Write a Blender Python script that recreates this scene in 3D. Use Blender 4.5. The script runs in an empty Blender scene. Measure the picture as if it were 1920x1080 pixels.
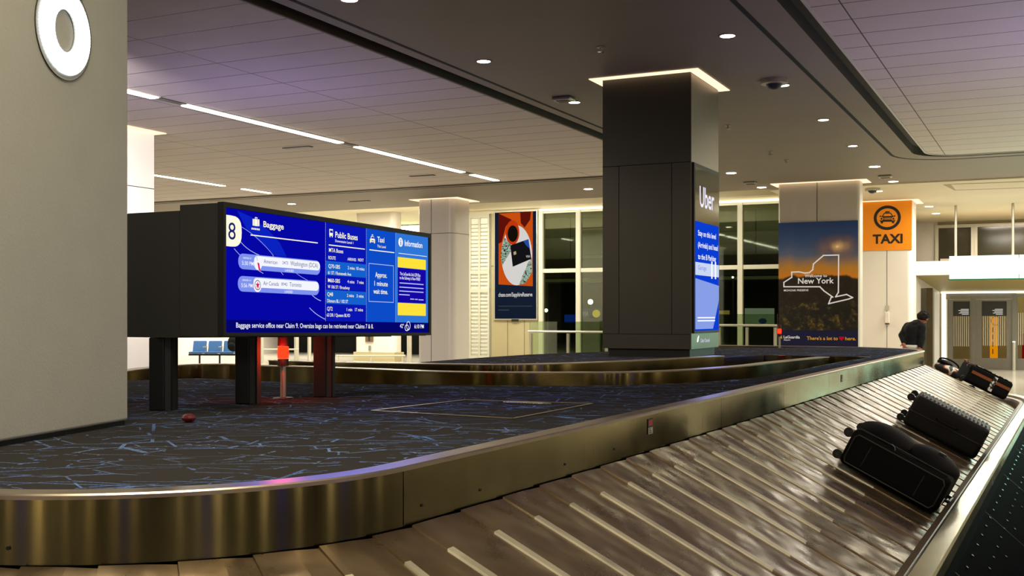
import bpy, bmesh, math, random
from math import sin, cos, pi, sqrt, radians, floor, atan2
from mathutils import Matrix, Vector
random.seed(8)
sc = bpy.context.scene
COL = sc.collection
# ------------------------------------------------------------------ camera model (metres, image taken as 1920x1080)
F, V0, CX, EYE = 2100.0, 592.0, 960.0, 1.62
def pz(u, v, z):
    y = F*(EYE-z)/(v-V0)
    return Vector(((u-CX)/F*y, y, z))
def py(u, v, y):
    return Vector(((u-CX)/F*y, y, EYE-(v-V0)*y/F))
A2, R2 = (.4369, .8995), (.8995, -.4369)            # the building's long and cross directions
YAW = -atan2(.4369, .8995)
def G(r, a, z=0.): return Vector((r*R2[0]+a*A2[0], r*R2[1]+a*A2[1], z))
AV, RV, ZV = G(0, 1), G(1, 0), Vector((0, 0, 1))
def ra(p): return (p[0]*R2[0]+p[1]*R2[1], p[0]*A2[0]+p[1]*A2[1])
def on_a(u, a):                                       # r of image column u on the plane at distance a
    k = (u-CX)/F
    y = a/(.4369*k+.8995)
    return y*(.8995*k-.4369), y
def z_at(v, y): return EYE-(v-V0)*y/F

# ------------------------------------------------------------------ materials
def lin(c):
    if isinstance(c, str):
        c = [int(c[i:i+2], 16)/255 for i in (0, 2, 4)]
        c = [x/12.92 if x <= .04045 else ((x+.055)/1.055)**2.4 for x in c]
    return (c[0], c[1], c[2], 1)
class NT:
    def __init__(s, name):
        s.m = bpy.data.materials.new(name); s.m.use_nodes = True
        s.t = s.m.node_tree; s.t.nodes.clear()
        s.out = s.n('ShaderNodeOutputMaterial')
    def n(s, typ, **kw):
        nd = s.t.nodes.new(typ)
        for k, v in kw.items():
            if k.startswith('i_'):
                key = k[2:]
                key = int(key) if key.isdigit() else key.replace('_', ' ')
                nd.inputs[key].default_value = v
            else: setattr(nd, k, v)
        return nd
    def l(s, a, b): s.t.links.new(a, b)
    def math(s, op, a, b=None, c=None):
        nd = s.n('ShaderNodeMath', operation=op)
        for i, x in enumerate((a, b, c)):
            if x is None: continue
            if isinstance(x, (int, float)): nd.inputs[i].default_value = x
            else: s.l(x, nd.inputs[i])
        return nd.outputs[0]
    def mix(s, fac, a, b):
        nd = s.n('ShaderNodeMix', data_type='RGBA')
        for i, x in ((0, fac), (6, a), (7, b)):
            if isinstance(x, (int, float, tuple, list)): nd.inputs[i].default_value = x
            else: s.l(x, nd.inputs[i])
        return nd.outputs[2]
    def ramp(s, fac, stops, interp='LINEAR'):
        nd = s.n('ShaderNodeValToRGB'); cr = nd.color_ramp; cr.interpolation = interp
        while len(cr.elements) < len(stops): cr.elements.new(.5)
        for e, (p, c) in zip(cr.elements, stops):
            e.position = p; e.color = lin(c)
        s.l(fac, nd.inputs[0]); return nd.outputs[0]
def pbr(name, col, rough=.5, metal=0., noise=0., nscale=8., bump=0., bscale=60., emit=0., stretch=(1, 1, 1), coat=0., rvar=0., ior=1.45):
    t = NT(name); b = t.n('ShaderNodeBsdfPrincipled', i_Roughness=rough, i_Metallic=metal, i_IOR=ior)
    b.inputs['Base Color'].default_value = lin(col)
    if coat: b.inputs['Coat Weight'].default_value = coat
    t.l(b.outputs[0], t.out.inputs[0])
    tc = t.n('ShaderNodeTexCoord'); mp = t.n('ShaderNodeMapping'); mp.inputs['Scale'].default_value = stretch
    t.l(tc.outputs['Object'], mp.inputs[0])
    if noise or rvar:
        nz = t.n('ShaderNodeTexNoise', i_Scale=nscale, i_Detail=5.); t.l(mp.outputs[0], nz.inputs['Vector'])
        if noise:
            c = lin(col); d = tuple(x*(1-noise) for x in c[:3])+(1,); e = tuple(min(1, x*(1+noise)) for x in c[:3])+(1,)
            t.l(t.mix(nz.outputs[0], d, e), b.inputs['Base Color'])
        if rvar:
            t.l(t.math('MULTIPLY_ADD', nz.outputs[0], rvar, rough-rvar/2), b.inputs['Roughness'])
    if bump:
        n2 = t.n('ShaderNodeTexNoise', i_Scale=bscale, i_Detail=3.); t.l(mp.outputs[0], n2.inputs['Vector'])
        bp = t.n('ShaderNodeBump', i_Strength=bump, i_Distance=.01)
        t.l(n2.outputs[0], bp.inputs['Height']); t.l(bp.outputs[0], b.inputs['Normal'])
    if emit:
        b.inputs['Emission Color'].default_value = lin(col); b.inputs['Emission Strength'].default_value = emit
    return t.m
def glow(name, col, strength=1.):
    t = NT(name); e = t.n('ShaderNodeEmission', i_Strength=strength); e.inputs[0].default_value = lin(col)
    t.l(e.outputs[0], t.out.inputs[0]); return t.m
M = {}
M['plaster'] = pbr('grey_plaster', 'aaa9a2', .55, noise=.07, nscale=5, bump=.12, bscale=90)
M['white_panel'] = pbr('white_wall_panel', 'cfc8bc', .4, noise=.04, nscale=1.5)
M['cream'] = pbr('cream_paint', 'c9c0a4', .5, noise=.05, nscale=1.2)
M['beige'] = pbr('beige_wall_panel', 'a59a74', .45, noise=.06, nscale=3)
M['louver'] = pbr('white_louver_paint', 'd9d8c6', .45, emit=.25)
M['dark_panel'] = pbr('dark_bronze_panel', '45423b', .38, metal=.25, noise=.08, nscale=4)
M['side_panel'] = pbr('satin_bronze_panel', '7d7768', .4, metal=.8, noise=.1, nscale=9)
M['black'] = pbr('black_gap', '050505', .8)
M['housing'] = pbr('dark_grey_housing', '2b2b29', .5, noise=.1, nscale=6)
M['post'] = pbr('black_post', '17171a', .45)
M['post_side'] = pbr('grey_post_channel', '3d4045', .4, metal=.3)
M['bezel'] = pbr('black_bezel', '050506', .55)
M['black_plastic'] = pbr('black_plastic', '0d0d0e', .35)
M['bolt'] = pbr('bright_bolt', 'c9cdd2', .2, metal=1)
M['alu'] = pbr('pale_aluminium', 'b9b6a4', .35, metal=.5)
M['window_frame'] = pbr('pale_window_frame', 'c2bfab', .4, noise=.04)
M['door_metal'] = pbr('dull_door_metal', '858175', .32, metal=.7, noise=.1, nscale=6)
M['olive'] = pbr('olive_soffit_paint', '9b8d57', .55, noise=.05)
M['floor'] = pbr('polished_terrazzo', 'a39d90', .16, noise=.08, nscale=60)
M['cove'] = glow('warm_cove_light', 'ffd9b0', 1.7)
M['lamp'] = glow('downlight_lens', 'fff0cf', 22)
M['lamp_dim'] = glow('downlight_lens_far', 'fff0cf', 6)
M['tube'] = glow('fluorescent_diffuser', 'fffbe2', 9)
M['led'] = glow('white_light_box', 'eefff8', 2.2)
M['brown_rubber'] = pbr('worn_bumper_rubber', '4a3a2b', .35, noise=.25, nscale=14)
M['blue_seat'] = pbr('blue_seat_fabric', '2a5a8f', .7, noise=.12, nscale=40)
M['skin'] = pbr('skin', 'a8694a', .55)
M['hoodie'] = pbr('black_sweatshirt', '0e0f14', .85, bump=.3, bscale=30)
M['trouser'] = pbr('black_trousers', '0a0a0d', .8)
M['shirt'] = pbr('white_shirt_hem', 'e8e4da', .8)
M['hair'] = pbr('dark_brown_hair', '1b120c', .75, noise=.5, nscale=60, bump=.8, bscale=80)
M['bag'] = pbr('black_nylon', '040404', .7, noise=.3, nscale=90, bump=.15, bscale=260, ior=1.25)
M['bag_panel'] = pbr('black_bag_side', '040405', .5, bump=.1, bscale=160)
M['zip'] = pbr('grey_zip_line', '2c2b29', .45)
M['hard'] = pbr('black_ribbed_shell', '040404', .55, noise=.15, nscale=30)
M['hard_top'] = pbr('lit_ribbed_shell', '3a392f', .55)  # ribs in a paler copy of the shell black, standing for lit tops
M['copper'] = pbr('copper_strip', '8a4b2c', .4, metal=.4, noise=.3, nscale=60)
M['orange'] = pbr('taxi_orange_film', 'd0790a', .45, noise=.06, nscale=2, emit=.22)
M['ink'] = pbr('black_ink', '15130c', .5)
M['tape'] = pbr('brass_hatch_edge', '8d7f52', .35, metal=.6)

def steel(name, col, rough, amp, sx, aniso=0.):
    t = NT(name); b = t.n('ShaderNodeBsdfPrincipled', i_Metallic=1., i_Roughness=rough); t.l(b.outputs[0], t.out.inputs[0])
    tc = t.n('ShaderNodeTexCoord'); mp = t.n('ShaderNodeMapping'); mp.inputs['Scale'].default_value = sx
    t.l(tc.outputs['Object'], mp.inputs[0])
    nz = t.n('ShaderNodeTexNoise', i_Scale=1., i_Detail=4., i_Roughness=.6); t.l(mp.outputs[0], nz.inputs['Vector'])
    n3 = t.n('ShaderNodeTexNoise', i_Scale=2.2, i_Detail=3.); t.l(tc.outputs['Object'], n3.inputs['Vector'])
    c = lin(col)
    t.l(t.mix(nz.outputs[0], tuple(x*.72 for x in c[:3])+(1,), tuple(min(1, x*1.2) for x in c[:3])+(1,)), b.inputs['Base Color'])
    t.l(t.math('MULTIPLY_ADD', n3.outputs[0], .16, rough-.08), b.inputs['Roughness'])
    tg = t.n('ShaderNodeTangent', direction_type='UV_MAP'); tg.uv_map = 'brush'
    b.inputs['Anisotropic'].default_value = aniso; t.l(tg.outputs[0], b.inputs['Tangent'])
    b2 = t.n('ShaderNodeBump', i_Strength=amp, i_Distance=.01)
    t.l(nz.outputs[0], b2.inputs['Height']); t.l(b2.outputs[0], b.inputs['Normal'])
    return t.m
M['steel'] = steel('brushed_stainless_steel', '9c9068', .15, .04, (7, 7, .5), .88)
M['steel_top'] = steel('worn_steel_rim', 'b8aa9a', .34, .05, (6, 6, 6))
M['rail_steel'] = steel('scuffed_rail_steel', 'b4b496', .24, .10, (5, 5, 5))

def slat_mat(name, col, rough, metal, bump):
    t = NT(name); b = t.n('ShaderNodeBsdfPrincipled', i_Metallic=metal, i_Roughness=rough); t.l(b.outputs[0], t.out.inputs[0])
    tc = t.n('ShaderNodeTexCoord')
    nz = t.n('ShaderNodeTexNoise', i_Scale=3.2, i_Detail=4., i_Distortion=.8); t.l(tc.outputs['Object'], nz.inputs['Vector'])
    n2 = t.n('ShaderNodeTexNoise', i_Scale=55., i_Detail=4.); t.l(tc.outputs['Object'], n2.inputs['Vector'])
    c = lin(col)
    t.l(t.mix(nz.outputs[0], tuple(x*.55 for x in c[:3])+(1,), tuple(min(1, x*1.5) for x in c[:3])+(1,)), b.inputs['Base Color'])
    t.l(t.math('ADD', t.math('MULTIPLY_ADD', nz.outputs[0], .3, rough-.15), t.math('MULTIPLY', n2.outputs[0], .12)), b.inputs['Roughness'])
    n4 = t.n('ShaderNodeTexNoise', i_Scale=4.5, i_Detail=1.); t.l(tc.outputs['Object'], n4.inputs['Vector'])
    bp = t.n('ShaderNodeBump', i_Strength=bump, i_Distance=.05)
    t.l(n4.outputs[0], bp.inputs['Height']); t.l(bp.outputs[0], b.inputs['Normal'])
    return t.m
M['slat'] = slat_mat('dark_belt_plate', '705f49', .25, .7, .6)
M['slat_edge'] = slat_mat('bright_worn_plate_edge', 'c8c1aa', .34, .7, .12)

def carpet_mat():
    t = NT('dark_carpet_blue_strokes'); b = t.n('ShaderNodeBsdfPrincipled', i_Roughness=1.); t.l(b.outputs[0], t.out.inputs[0])
    b.inputs['Specular IOR Level'].default_value = .0
    tc = t.n('ShaderNodeTexCoord')
    tot = None
    for i, (rot, s, thr, off) in enumerate(((.25, (1.2, 2.0, 1), .0095, 0), (1.15, (1.1, 2.6, 1), .0095, 5), (2.2, (1.4, 2.8, 1), .010, 9), (1.5, (.55, 1.1, 1), .005, 14), (2.8, (2.2, 3.2, 1), .012, 21), (.7, (3, 4.4, 1), .016, 31))):
        mp = t.n('ShaderNodeMapping'); mp.inputs['Rotation'].default_value = (0, 0, rot); mp.inputs['Scale'].default_value = s
        mp.inputs['Location'].default_value = (off, off*.7, 0)
        t.l(tc.outputs['Object'], mp.inputs[0])
        vo = t.n('ShaderNodeTexVoronoi', feature='DISTANCE_TO_EDGE', i_Scale=1.25); t.l(mp.outputs[0], vo.inputs['Vector'])
        line = t.math('LESS_THAN', vo.outputs['Distance'], thr)
        nz = t.n('ShaderNodeTexNoise', i_Scale=2.3, i_Detail=2.); t.l(mp.outputs[0], nz.inputs['Vector'])
        m = t.math('GREATER_THAN', nz.outputs[0], .53)
        x = t.math('MULTIPLY', line, m)
        tot = x if tot is None else t.math('MAXIMUM', tot, x)
    fz = t.n('ShaderNodeTexNoise', i_Scale=320., i_Detail=2.); t.l(tc.outputs['Object'], fz.inputs['Vector'])
    base = t.mix(fz.outputs[0], lin('1e1d1e'), lin('424040'))
    bz = t.n('ShaderNodeTexNoise', i_Scale=1.4); t.l(tc.outputs['Object'], bz.inputs['Vector'])
    blue = t.mix(bz.outputs[0], lin('3f86e8'), lin('8fa4cc'))
    fz2 = t.n('ShaderNodeTexNoise', i_Scale=110., i_Detail=2.); t.l(tc.outputs['Object'], fz2.inputs['Vector'])
    bz2 = t.n('ShaderNodeTexNoise', i_Scale=2.2); t.l(tc.outputs['Object'], bz2.inputs['Vector'])
    amt = t.math('MULTIPLY', t.math('MULTIPLY', tot, t.math('MULTIPLY_ADD', bz2.outputs[0], 1.4, -.25)), t.math('MULTIPLY_ADD', fz2.outputs[0], 3., -.7))
    amt = t.math('MINIMUM', t.math('MAXIMUM', amt, 0.), .8)
    t.l(t.mix(amt, base, blue), b.inputs['Base Color'])
    bp = t.n('ShaderNodeBump', i_Strength=.5, i_Distance=.004); t.l(fz.outputs[0], bp.inputs['Height']); t.l(bp.outputs[0], b.inputs['Normal'])
    return t.m
M['carpet'] = carpet_mat()

def ceiling_mat(name, col, seams):
    t = NT(name); b = t.n('ShaderNodeBsdfPrincipled', i_Roughness=.6); t.l(b.outputs[0], t.out.inputs[0])
    tc = t.n('ShaderNodeTexCoord'); nz = t.n('ShaderNodeTexNoise', i_Scale=.8, i_Detail=3.); t.l(tc.outputs['Object'], nz.inputs['Vector'])
    c = lin(col); base = t.mix(nz.outputs[0], tuple(x*.92 for x in c[:3])+(1,), tuple(x*1.06 for x in c[:3])+(1,))
    if seams:
        sp = t.n('ShaderNodeSeparateXYZ'); t.l(tc.outputs['Object'], sp.inputs[0])
        fa = t.math('FRACT', t.math('DIVIDE', t.math('SUBTRACT', sp.outputs[1], 10.566-6.36), .636))
        la = t.math('LESS_THAN', fa, .03)
        fr = t.math('FRACT', t.math('DIVIDE', t.math('ADD', sp.outputs[0], 9.09+24), 2.4))
        lr = t.math('LESS_THAN', fr, .006)
        base = t.mix(t.math('MULTIPLY', t.math('MAXIMUM', la, lr), .95), base, lin('1a1510'))
    t.l(base, b.inputs['Base Color'])
    return t.m
M['ceil_panel'] = ceiling_mat('ceiling_panel_paint', 'd9cbc2', True)
M['soffit'] = ceiling_mat('ceiling_soffit_paint', '8d8172', False)
M['ceil_far'] = ceiling_mat('cream_ceiling_paint', 'd8cfb0', False)
M['groove'] = pbr('dark_ceiling_groove', '4a4239', .6)

def glass_mat(name, tint, alpha, rough=.03):
    t = NT(name)
    tr = t.n('ShaderNodeBsdfTransparent'); tr.inputs[0].default_value = lin(tint)
    gl = t.n('ShaderNodeBsdfGlossy', i_Roughness=rough); gl.inputs[0].default_value = (.9, .95, .88, 1)
    fr = t.n('ShaderNodeFresnel', i_IOR=1.5)
    f2 = t.math('ADD', t.math('MULTIPLY', fr.outputs[0], 1.3), alpha)
    mx = t.n('ShaderNodeMixShader'); t.l(f2, mx.inputs[0]); t.l(tr.outputs[0], mx.inputs[1]); t.l(gl.outputs[0], mx.inputs[2])
    t.l(mx.outputs[0], t.out.inputs[0]); return t.m
M['glass'] = glass_mat('window_glass', 'c9d2b4', .03)
M['rail_glass'] = glass_mat('guard_rail_glass', 'dbe6d0', .06)
M['door_glass'] = glass_mat('door_glass', '9a9a86', .08)

# ------------------------------------------------------------------ mesh builder (all points in world metres)
class MB:
    def __init__(s): s.v = []; s.f = []; s.mi = []
    def add(s, vs, fs, mi=0):
        o = len(s.v); s.v += [Vector(p) for p in vs]; s.f += [[o+i for i in f] for f in fs]; s.mi += [mi]*len(fs); return s
    def poly(s, pts, mi=0): return s.add(pts, [list(range(len(pts)))], mi)
    def box8(s, p, mi=0):        # bottom 4 then top 4
        return s.add(p, [(3, 2, 1, 0), (4, 5, 6, 7), (0, 1, 5, 4), (1, 2, 6, 5), (2, 3, 7, 6), (3, 0, 4, 7)], mi)
    def box(s, o, x, y, z, mi=0):    # corner + three edge vectors
        o = Vector(o); return s.box8([o, o+x, o+x+y, o+y, o+z, o+x+z, o+x+y+z, o+y+z], mi)
    def rbox(s, r0, r1, a0, a1, z0, z1, mi=0):
        return s.box8([G(r0, a0, z0), G(r1, a0, z0), G(r1, a1, z0), G(r0, a1, z0), G(r0, a0, z1), G(r1, a0, z1), G(r1, a1, z1), G(r0, a1, z1)], mi)
    def cyl(s, p, q, r, n=16, r2=None, mi=0, cap=True):
        p, q = Vector(p), Vector(q); d = (q-p).normalized(); r2 = r if r2 is None else r2
        e = d.cross(Vector((0, 0, 1)) if abs(d.z) < .9 else Vector((1, 0, 0))).normalized(); g = d.cross(e)
        vs = [p+(e*cos(2*pi*i/n)+g*sin(2*pi*i/n))*r for i in range(n)]+[q+(e*cos(2*pi*i/n)+g*sin(2*pi*i/n))*r2 for i in range(n)]
        fs = [(i, (i+1) % n, n+(i+1) % n, n+i) for i in range(n)]
        if cap: fs += [tuple(range(n))[::-1], tuple(range(n, 2*n))]
        return s.add(vs, fs, mi)
    def tube(s, pts, r, n=8, mi=0):
        for a, b in zip(pts, pts[1:]): s.cyl(a, b, r, n, mi=mi)
        return s
    def lathe(s, o, prof, n=24, ax=None, mi=0):   # profile (radius, height) along ax
        ax = Vector(ax or (0, 0, 1)).normalized(); o = Vector(o)
        e = ax.cross(Vector((0, 0, 1)) if abs(ax.z) < .9 else Vector((1, 0, 0))).normalized(); g = ax.cross(e)
        vs = []; fs = []
        for r, h in prof: vs += [o+ax*h+(e*cos(2*pi*i/n)+g*sin(2*pi*i/n))*r for i in range(n)]
        for k in range(len(prof)-1):
            fs += [(k*n+i, k*n+(i+1) % n, (k+1)*n+(i+1) % n, (k+1)*n+i) for i in range(n)]
        return s.add(vs, fs, mi)
    def prism(s, pts, h, mi=0):      # polygon extruded by a vector
        h = Vector(h); n = len(pts); pts = [Vector(p) for p in pts]
        return s.add(pts+[p+h for p in pts], [tuple(range(n))[::-1], tuple(range(n, 2*n))]+[(i, (i+1) % n, n+(i+1) % n, n+i) for i in range(n)], mi)
    def ball(s, c, rx, ry=None, rz=None, n=16, m=10, X=None, Y=None, Z=None, mi=0):
        ry = ry or rx; rz = rz or rx; c = Vector(c); X = X or Vector((1, 0, 0)); Y = Y or Vector((0, 1, 0)); Z = Z or ZV
        vs = []; fs = []
        for j in range(m+1):
            t = pi*j/m-pi/2
            for i in range(n):
                p = 2*pi*i/n; vs.append(c+X*(rx*cos(t)*cos(p))+Y*(ry*cos(t)*sin(p))+Z*(rz*sin(t)))
        for j in range(m):
            for i in range(n): fs.append((j*n+i, j*n+(i+1) % n, (j+1)*n+(i+1) % n, (j+1)*n+i))
        return s.add(vs, fs, mi)
    def build(s, name, mats, parent=None, smooth=False, bevel=0., seg=2, tri=False, frame=None, weld=True):
        mats = mats if isinstance(mats, (list, tuple)) else [mats]
        mw = Matrix.Identity(4); p = parent
        while p is not None: mw = p.matrix_basis @ mw; p = p.parent
        if frame is not None: mw = frame
        inv = mw.inverted()
        me = bpy.data.meshes.new(name)
        me.from_pydata([inv @ v for v in s.v], [], s.f)
        for m in mats: me.materials.append(M[m] if isinstance(m, str) else m)
        me.polygons.foreach_set('material_index', s.mi)
        bm = bmesh.new(); bm.from_mesh(me)
        if weld: bmesh.ops.remove_doubles(bm, verts=bm.verts, dist=1e-5)
        if tri: bmesh.ops.triangulate(bm, faces=[f for f in bm.faces if len(f.verts) > 4])
        bmesh.ops.recalc_face_normals(bm, faces=bm.faces)
        if smooth:
            for f in bm.faces: f.smooth = True
        if mats[0] == 'steel':
            uv = bm.loops.layers.uv.new('brush')
            for f_ in bm.faces:
                for lp in f_.loops:
                    w_ = mw @ lp.vert.co; lp[uv].uv = (w_.z, w_.x+w_.y)
        bm.to_mesh(me); bm.free()
        o = bpy.data.objects.new(name, me); COL.objects.link(o)
        if parent is not None: o.parent = parent
        elif frame is not None: o.matrix_basis = frame
        if mats[0] in ('steel', 'steel_top') and not bevel:
            for f in me.polygons: f.use_smooth = True
            o.modifiers.new('edges', 'EDGE_SPLIT').split_angle = radians(32)
        if bevel:
            b = o.modifiers.new('bevel', 'BEVEL'); b.width = bevel; b.segments = seg; b.limit_method = 'ANGLE'; b.angle_limit = radians(40)
            if smooth is not True:
                for f in me.polygons: f.use_smooth = True
                b.harden_normals = True
        return o
FR = Matrix.Rotation(YAW, 4, 'Z')
def tag(o, label, cat, group=None, kind=None):
    o['label'] = label; o['category'] = cat
    if group: o['group'] = group
    if kind: o['kind'] = kind
    return o
def thing(name, label, cat, loc=(0, 0, 0), group=None, rotz=0., kind=None):
    o = bpy.data.objects.new(name, None); COL.objects.link(o); o.empty_display_size = .1
    o.location = loc; o.rotation_euler = (0, 0, rotz)
    o.matrix_basis = Matrix.Translation(Vector(loc)) @ Matrix.Rotation(rotz, 4, 'Z')
    return tag(o, label, cat, group, kind)
def struct(o): o['kind'] = 'structure'; return o
def copy_tree(o, loc, rotz=None):
    c = o.copy(); COL.objects.link(c); c.location = loc
    if rotz is not None: c.rotation_euler.z = rotz
    for ch in list(o.children):
        d = ch.copy(); COL.objects.link(d); d.parent = c
        for g in list(ch.children):
            e = g.copy(); COL.objects.link(e); e.parent = d
    return c
# ------------------------------------------------------------------ flat faces carrying print: a plane, points on it found by sighting through the camera
class Pl:
    def __init__(s, O, ex, ey=ZV, front=None):
        s.O = Vector(O); s.ex = Vector(ex).normalized(); s.ey = Vector(ey).normalized(); s.n = s.ex.cross(s.ey).normalized()
        if s.n.dot(Vector((0, 0, EYE))-s.O) < 0: s.n = -s.n
        s.K = Matrix((s.ex, s.ey, s.n)).transposed().inverted()
    def st(s, u, v):
        d = Vector(((u-CX)/F, 1, -(v-V0)/F)); E = Vector((0, 0, EYE))
        k = (s.O-E).dot(s.n)/d.dot(s.n)
        q = s.K @ (E+d*k-s.O); return q.x, q.y
    def P(s, a, b, off=0.): return s.O+s.ex*a+s.ey*b+s.n*off
    def px(s, u, v, off=0.): return s.P(*s.st(u, v), off)
_tc = {}
def text_tris(txt, bold):
    k = (txt, bold)
    if k in _tc: return _tc[k]
    cu = bpy.data.curves.new('t', 'FONT'); cu.body = txt; cu.resolution_u = 3; cu.offset = bold; cu.fill_mode = 'FRONT' if hasattr(cu, 'fill_mode') else cu.fill_mode
    ob = bpy.data.objects.new('t', cu); COL.objects.link(ob); bpy.context.view_layer.update()
    me = bpy.data.meshes.new_from_object(ob.evaluated_get(bpy.context.evaluated_depsgraph_get()))
    vs = [(v.co.x, v.co.y) for v in me.vertices]; fs = [list(p.vertices) for p in me.polygons]
    bpy.data.objects.remove(ob); bpy.data.curves.remove(cu); bpy.data.meshes.remove(me)
    _tc[k] = (vs, fs); return vs, fs
CAPH = .729
def cap_h():
    vs, _ = text_tris('H', 0.); return max(y for x, y in vs)
CAPH = cap_h()
def text_on(mb, pl, txt, s0, s1, t0, cap, off=.004, bold=.0, mi=0):
    vs, fs = text_tris(txt, bold)
    x0 = min(x for x, y in vs); x1 = max(x for x, y in vs)
    k = (s1-s0)/(x1-x0); h = cap/CAPH
    mb.add([pl.P(s0+(x-x0)*k, t0+y*h, off) for x, y in vs], fs, mi)
def text_px(mb, pl, txt, p0, p1u, cap_px, off=.004, bold=.006, mi=0):
    s0, t0 = pl.st(*p0); s1, _ = pl.st(p1u, p0[1]); _, t1 = pl.st(p0[0], p0[1]-cap_px)
    text_on(mb, pl, txt, s0, s1, t0, t1-t0, off, bold, mi)
def rect(mb, pl, s0, s1, t0, t1, off=.002, mi=0):
    mb.poly([pl.P(s0, t0, off), pl.P(s1, t0, off), pl.P(s1, t1, off), pl.P(s0, t1, off)], mi)
def rrect(mb, pl, s0, s1, t0, t1, r, off=.002, mi=0, corners=(1, 1, 1, 1)):
    pts = []
    for (cx, cy, a0, on) in ((s1-r, t0+r, -90, corners[1]), (s1-r, t1-r, 0, corners[2]), (s0+r, t1-r, 90, corners[3]), (s0+r, t0+r, 180, corners[0])):
        if on:
            for i in range(7):
                a = radians(a0+15*i); pts.append(pl.P(cx+r*cos(a), cy+r*sin(a), off))
        else:
            sx = s1 if cx > (s0+s1)/2 else s0; sy = t1 if cy > (t0+t1)/2 else t0
            if abs(s1-s0-2*r) < 1e-9: sx = s0 if a0 in (90, 180) else s1
            pts.append(pl.P(sx, sy, off))
    mb.poly(pts, mi)
def stroke(mb, pl, pts, w, off=.003, mi=0):     # poly-line ribbon given in plane coordinates
    for (a, b), (c, d) in zip(pts, pts[1:]):
        L = sqrt((c-a)**2+(d-b)**2) or 1e-6; nx, ny = -(d-b)/L*w/2, (c-a)/L*w/2; ex, ey = (c-a)/L*w/2, (d-b)/L*w/2
        mb.poly([pl.P(a-ex+nx, b-ey+ny, off), pl.P(a-ex-nx, b-ey-ny, off), pl.P(c+ex-nx, d+ey-ny, off), pl.P(c+ex+nx, d+ey+ny, off)], mi)
def ellipse(mb, pl, c, rx, ry, off=.003, n=32, mi=0):
    mb.poly([pl.P(c[0]+rx*cos(2*pi*i/n), c[1]+ry*sin(2*pi*i/n), off) for i in range(n)], mi)
def ring(mb, pl, c, rx, ry, w, off=.003, n=40, mi=0):
    o = [pl.P(c[0]+rx*cos(2*pi*i/n), c[1]+ry*sin(2*pi*i/n), off) for i in range(n)]
    q = [pl.P(c[0]+(rx-w)*cos(2*pi*i/n), c[1]+(ry-w)*sin(2*pi*i/n), off) for i in range(n)]
    mb.add(o+q, [(i, (i+1) % n, n+(i+1) % n, n+i) for i in range(n)], mi)

# ================================================================== CEILING, FLOOR, WALLS
ZC = 4.66
def corner_path(r, a_end, r_end, rad, a0=-9., n=8):
    sg = 1 if r_end > r else -1
    pts = [(r, a0), (r, a_end-rad)]
    for i in range(1, n+1):
        t = pi/2*i/n
        pts.append((r+sg*rad*(1-cos(t)), a_end-rad+rad*sin(t)))
    pts.append((r_end, a_end)); return pts
RMIN, RMAX = -31., 9.
LI, LO = corner_path(-6.80, 22.95, RMIN, .30), corner_path(-7.04, 22.72, RMIN, .12)      # soffit edge, panel edge (left field)
RI, RO = corner_path(-2.42, 22.95, RMAX, .9), corner_path(-2.19, 22.72, RMAX, .67)
SOF_END = 26.9
mb = MB()
mb.poly([G(r, a, ZC) for r, a in LI]+[G(RMIN, SOF_END, ZC), G(RMAX, SOF_END, ZC)]+[G(r, a, ZC) for r, a in RI[::-1]])
struct(mb.build('ceiling', 'soffit', tri=True, frame=FR))
tag(bpy.data.objects['ceiling'], 'dark taupe ceiling soffit with downlights over the carousel', 'ceiling', kind='structure')
mb = MB().poly([G(r, a, ZC) for r, a in LO]+[G(RMIN, -9, ZC)])
tag(mb.build('ceiling', 'ceil_panel', tri=True, frame=FR), 'left field of long ceiling panels around the strip lights', 'ceiling', kind='structure')
mb = MB().poly([G(r, a, ZC) for r, a in RO]+[G(RMAX, -9, ZC)])
tag(mb.build('ceiling', 'ceil_panel', tri=True, frame=FR), 'right field of long purple tinted ceiling panels', 'ceiling', kind='structure')
def groove(I, O, label):
    mb = MB(); n = len(I)
    for k in range(n-1):
        a, b, c, d = G(*I[k], ZC), G(*I[k+1], ZC), G(*O[k+1], ZC), G(*O[k], ZC); h = ZV*.16
        mb.add([a, b, b+h, a+h], [(0, 1, 2, 3)]); mb.add([d, c, c+h, d+h], [(0, 1, 2, 3)]); mb.add([a+h, b+h, c+h, d+h], [(0, 1, 2, 3)])
    return mb
tag(groove(LI, LO, '').build('trim_1', 'groove', frame=FR), 'dark recessed groove edging the left ceiling panels', 'ceiling trim', kind='structure')
tag(groove(RI, RO, '').build('trim_2', 'groove', frame=FR), 'dark recessed groove edging the right ceiling panels', 'ceiling trim', kind='structure')
def ribbon(path, w, z, th=.01, mi=0):
    mb = MB()
    for k in range(len(path)-1):
        (a, b), (c, d) = path[k], path[k+1]
        L = sqrt((c-a)**2+(d-b)**2); nx, ny = -(d-b)/L*w/2, (c-a)/L*w/2
        mb.prism([G(a+nx, b+ny, z), G(a-nx, b-ny, z), G(c-nx, d-ny, z), G(c+nx, d+ny, z)], (0, 0, -th))
    return mb
tag(ribbon(corner_path(-6.62, 23.15, RMIN, .4), .045, ZC, .004).build('trim_3', 'black', frame=FR), 'thin black slot in the soffit beside the left groove', 'ceiling trim', kind='structure')
tag(ribbon(corner_path(-2.80, 23.3, RMAX, 1.1), .055, ZC, .004).build('trim_4', 'black', frame=FR), 'thin black slot in the soffit beside the right groove', 'ceiling trim', kind='structure')
# thin pale lip on the panel edge of each groove
tag(ribbon(LO, .025, ZC-.001, .012).build('trim_5', 'soffit', frame=FR), 'pale lip along the left ceiling panels', 'ceiling trim', kind='structure')
tag(ribbon(RO, .03, ZC-.001, .014).build('trim_6', 'white_panel', frame=FR), 'pale lip along the right ceiling panels', 'ceiling trim', kind='structure')
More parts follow.
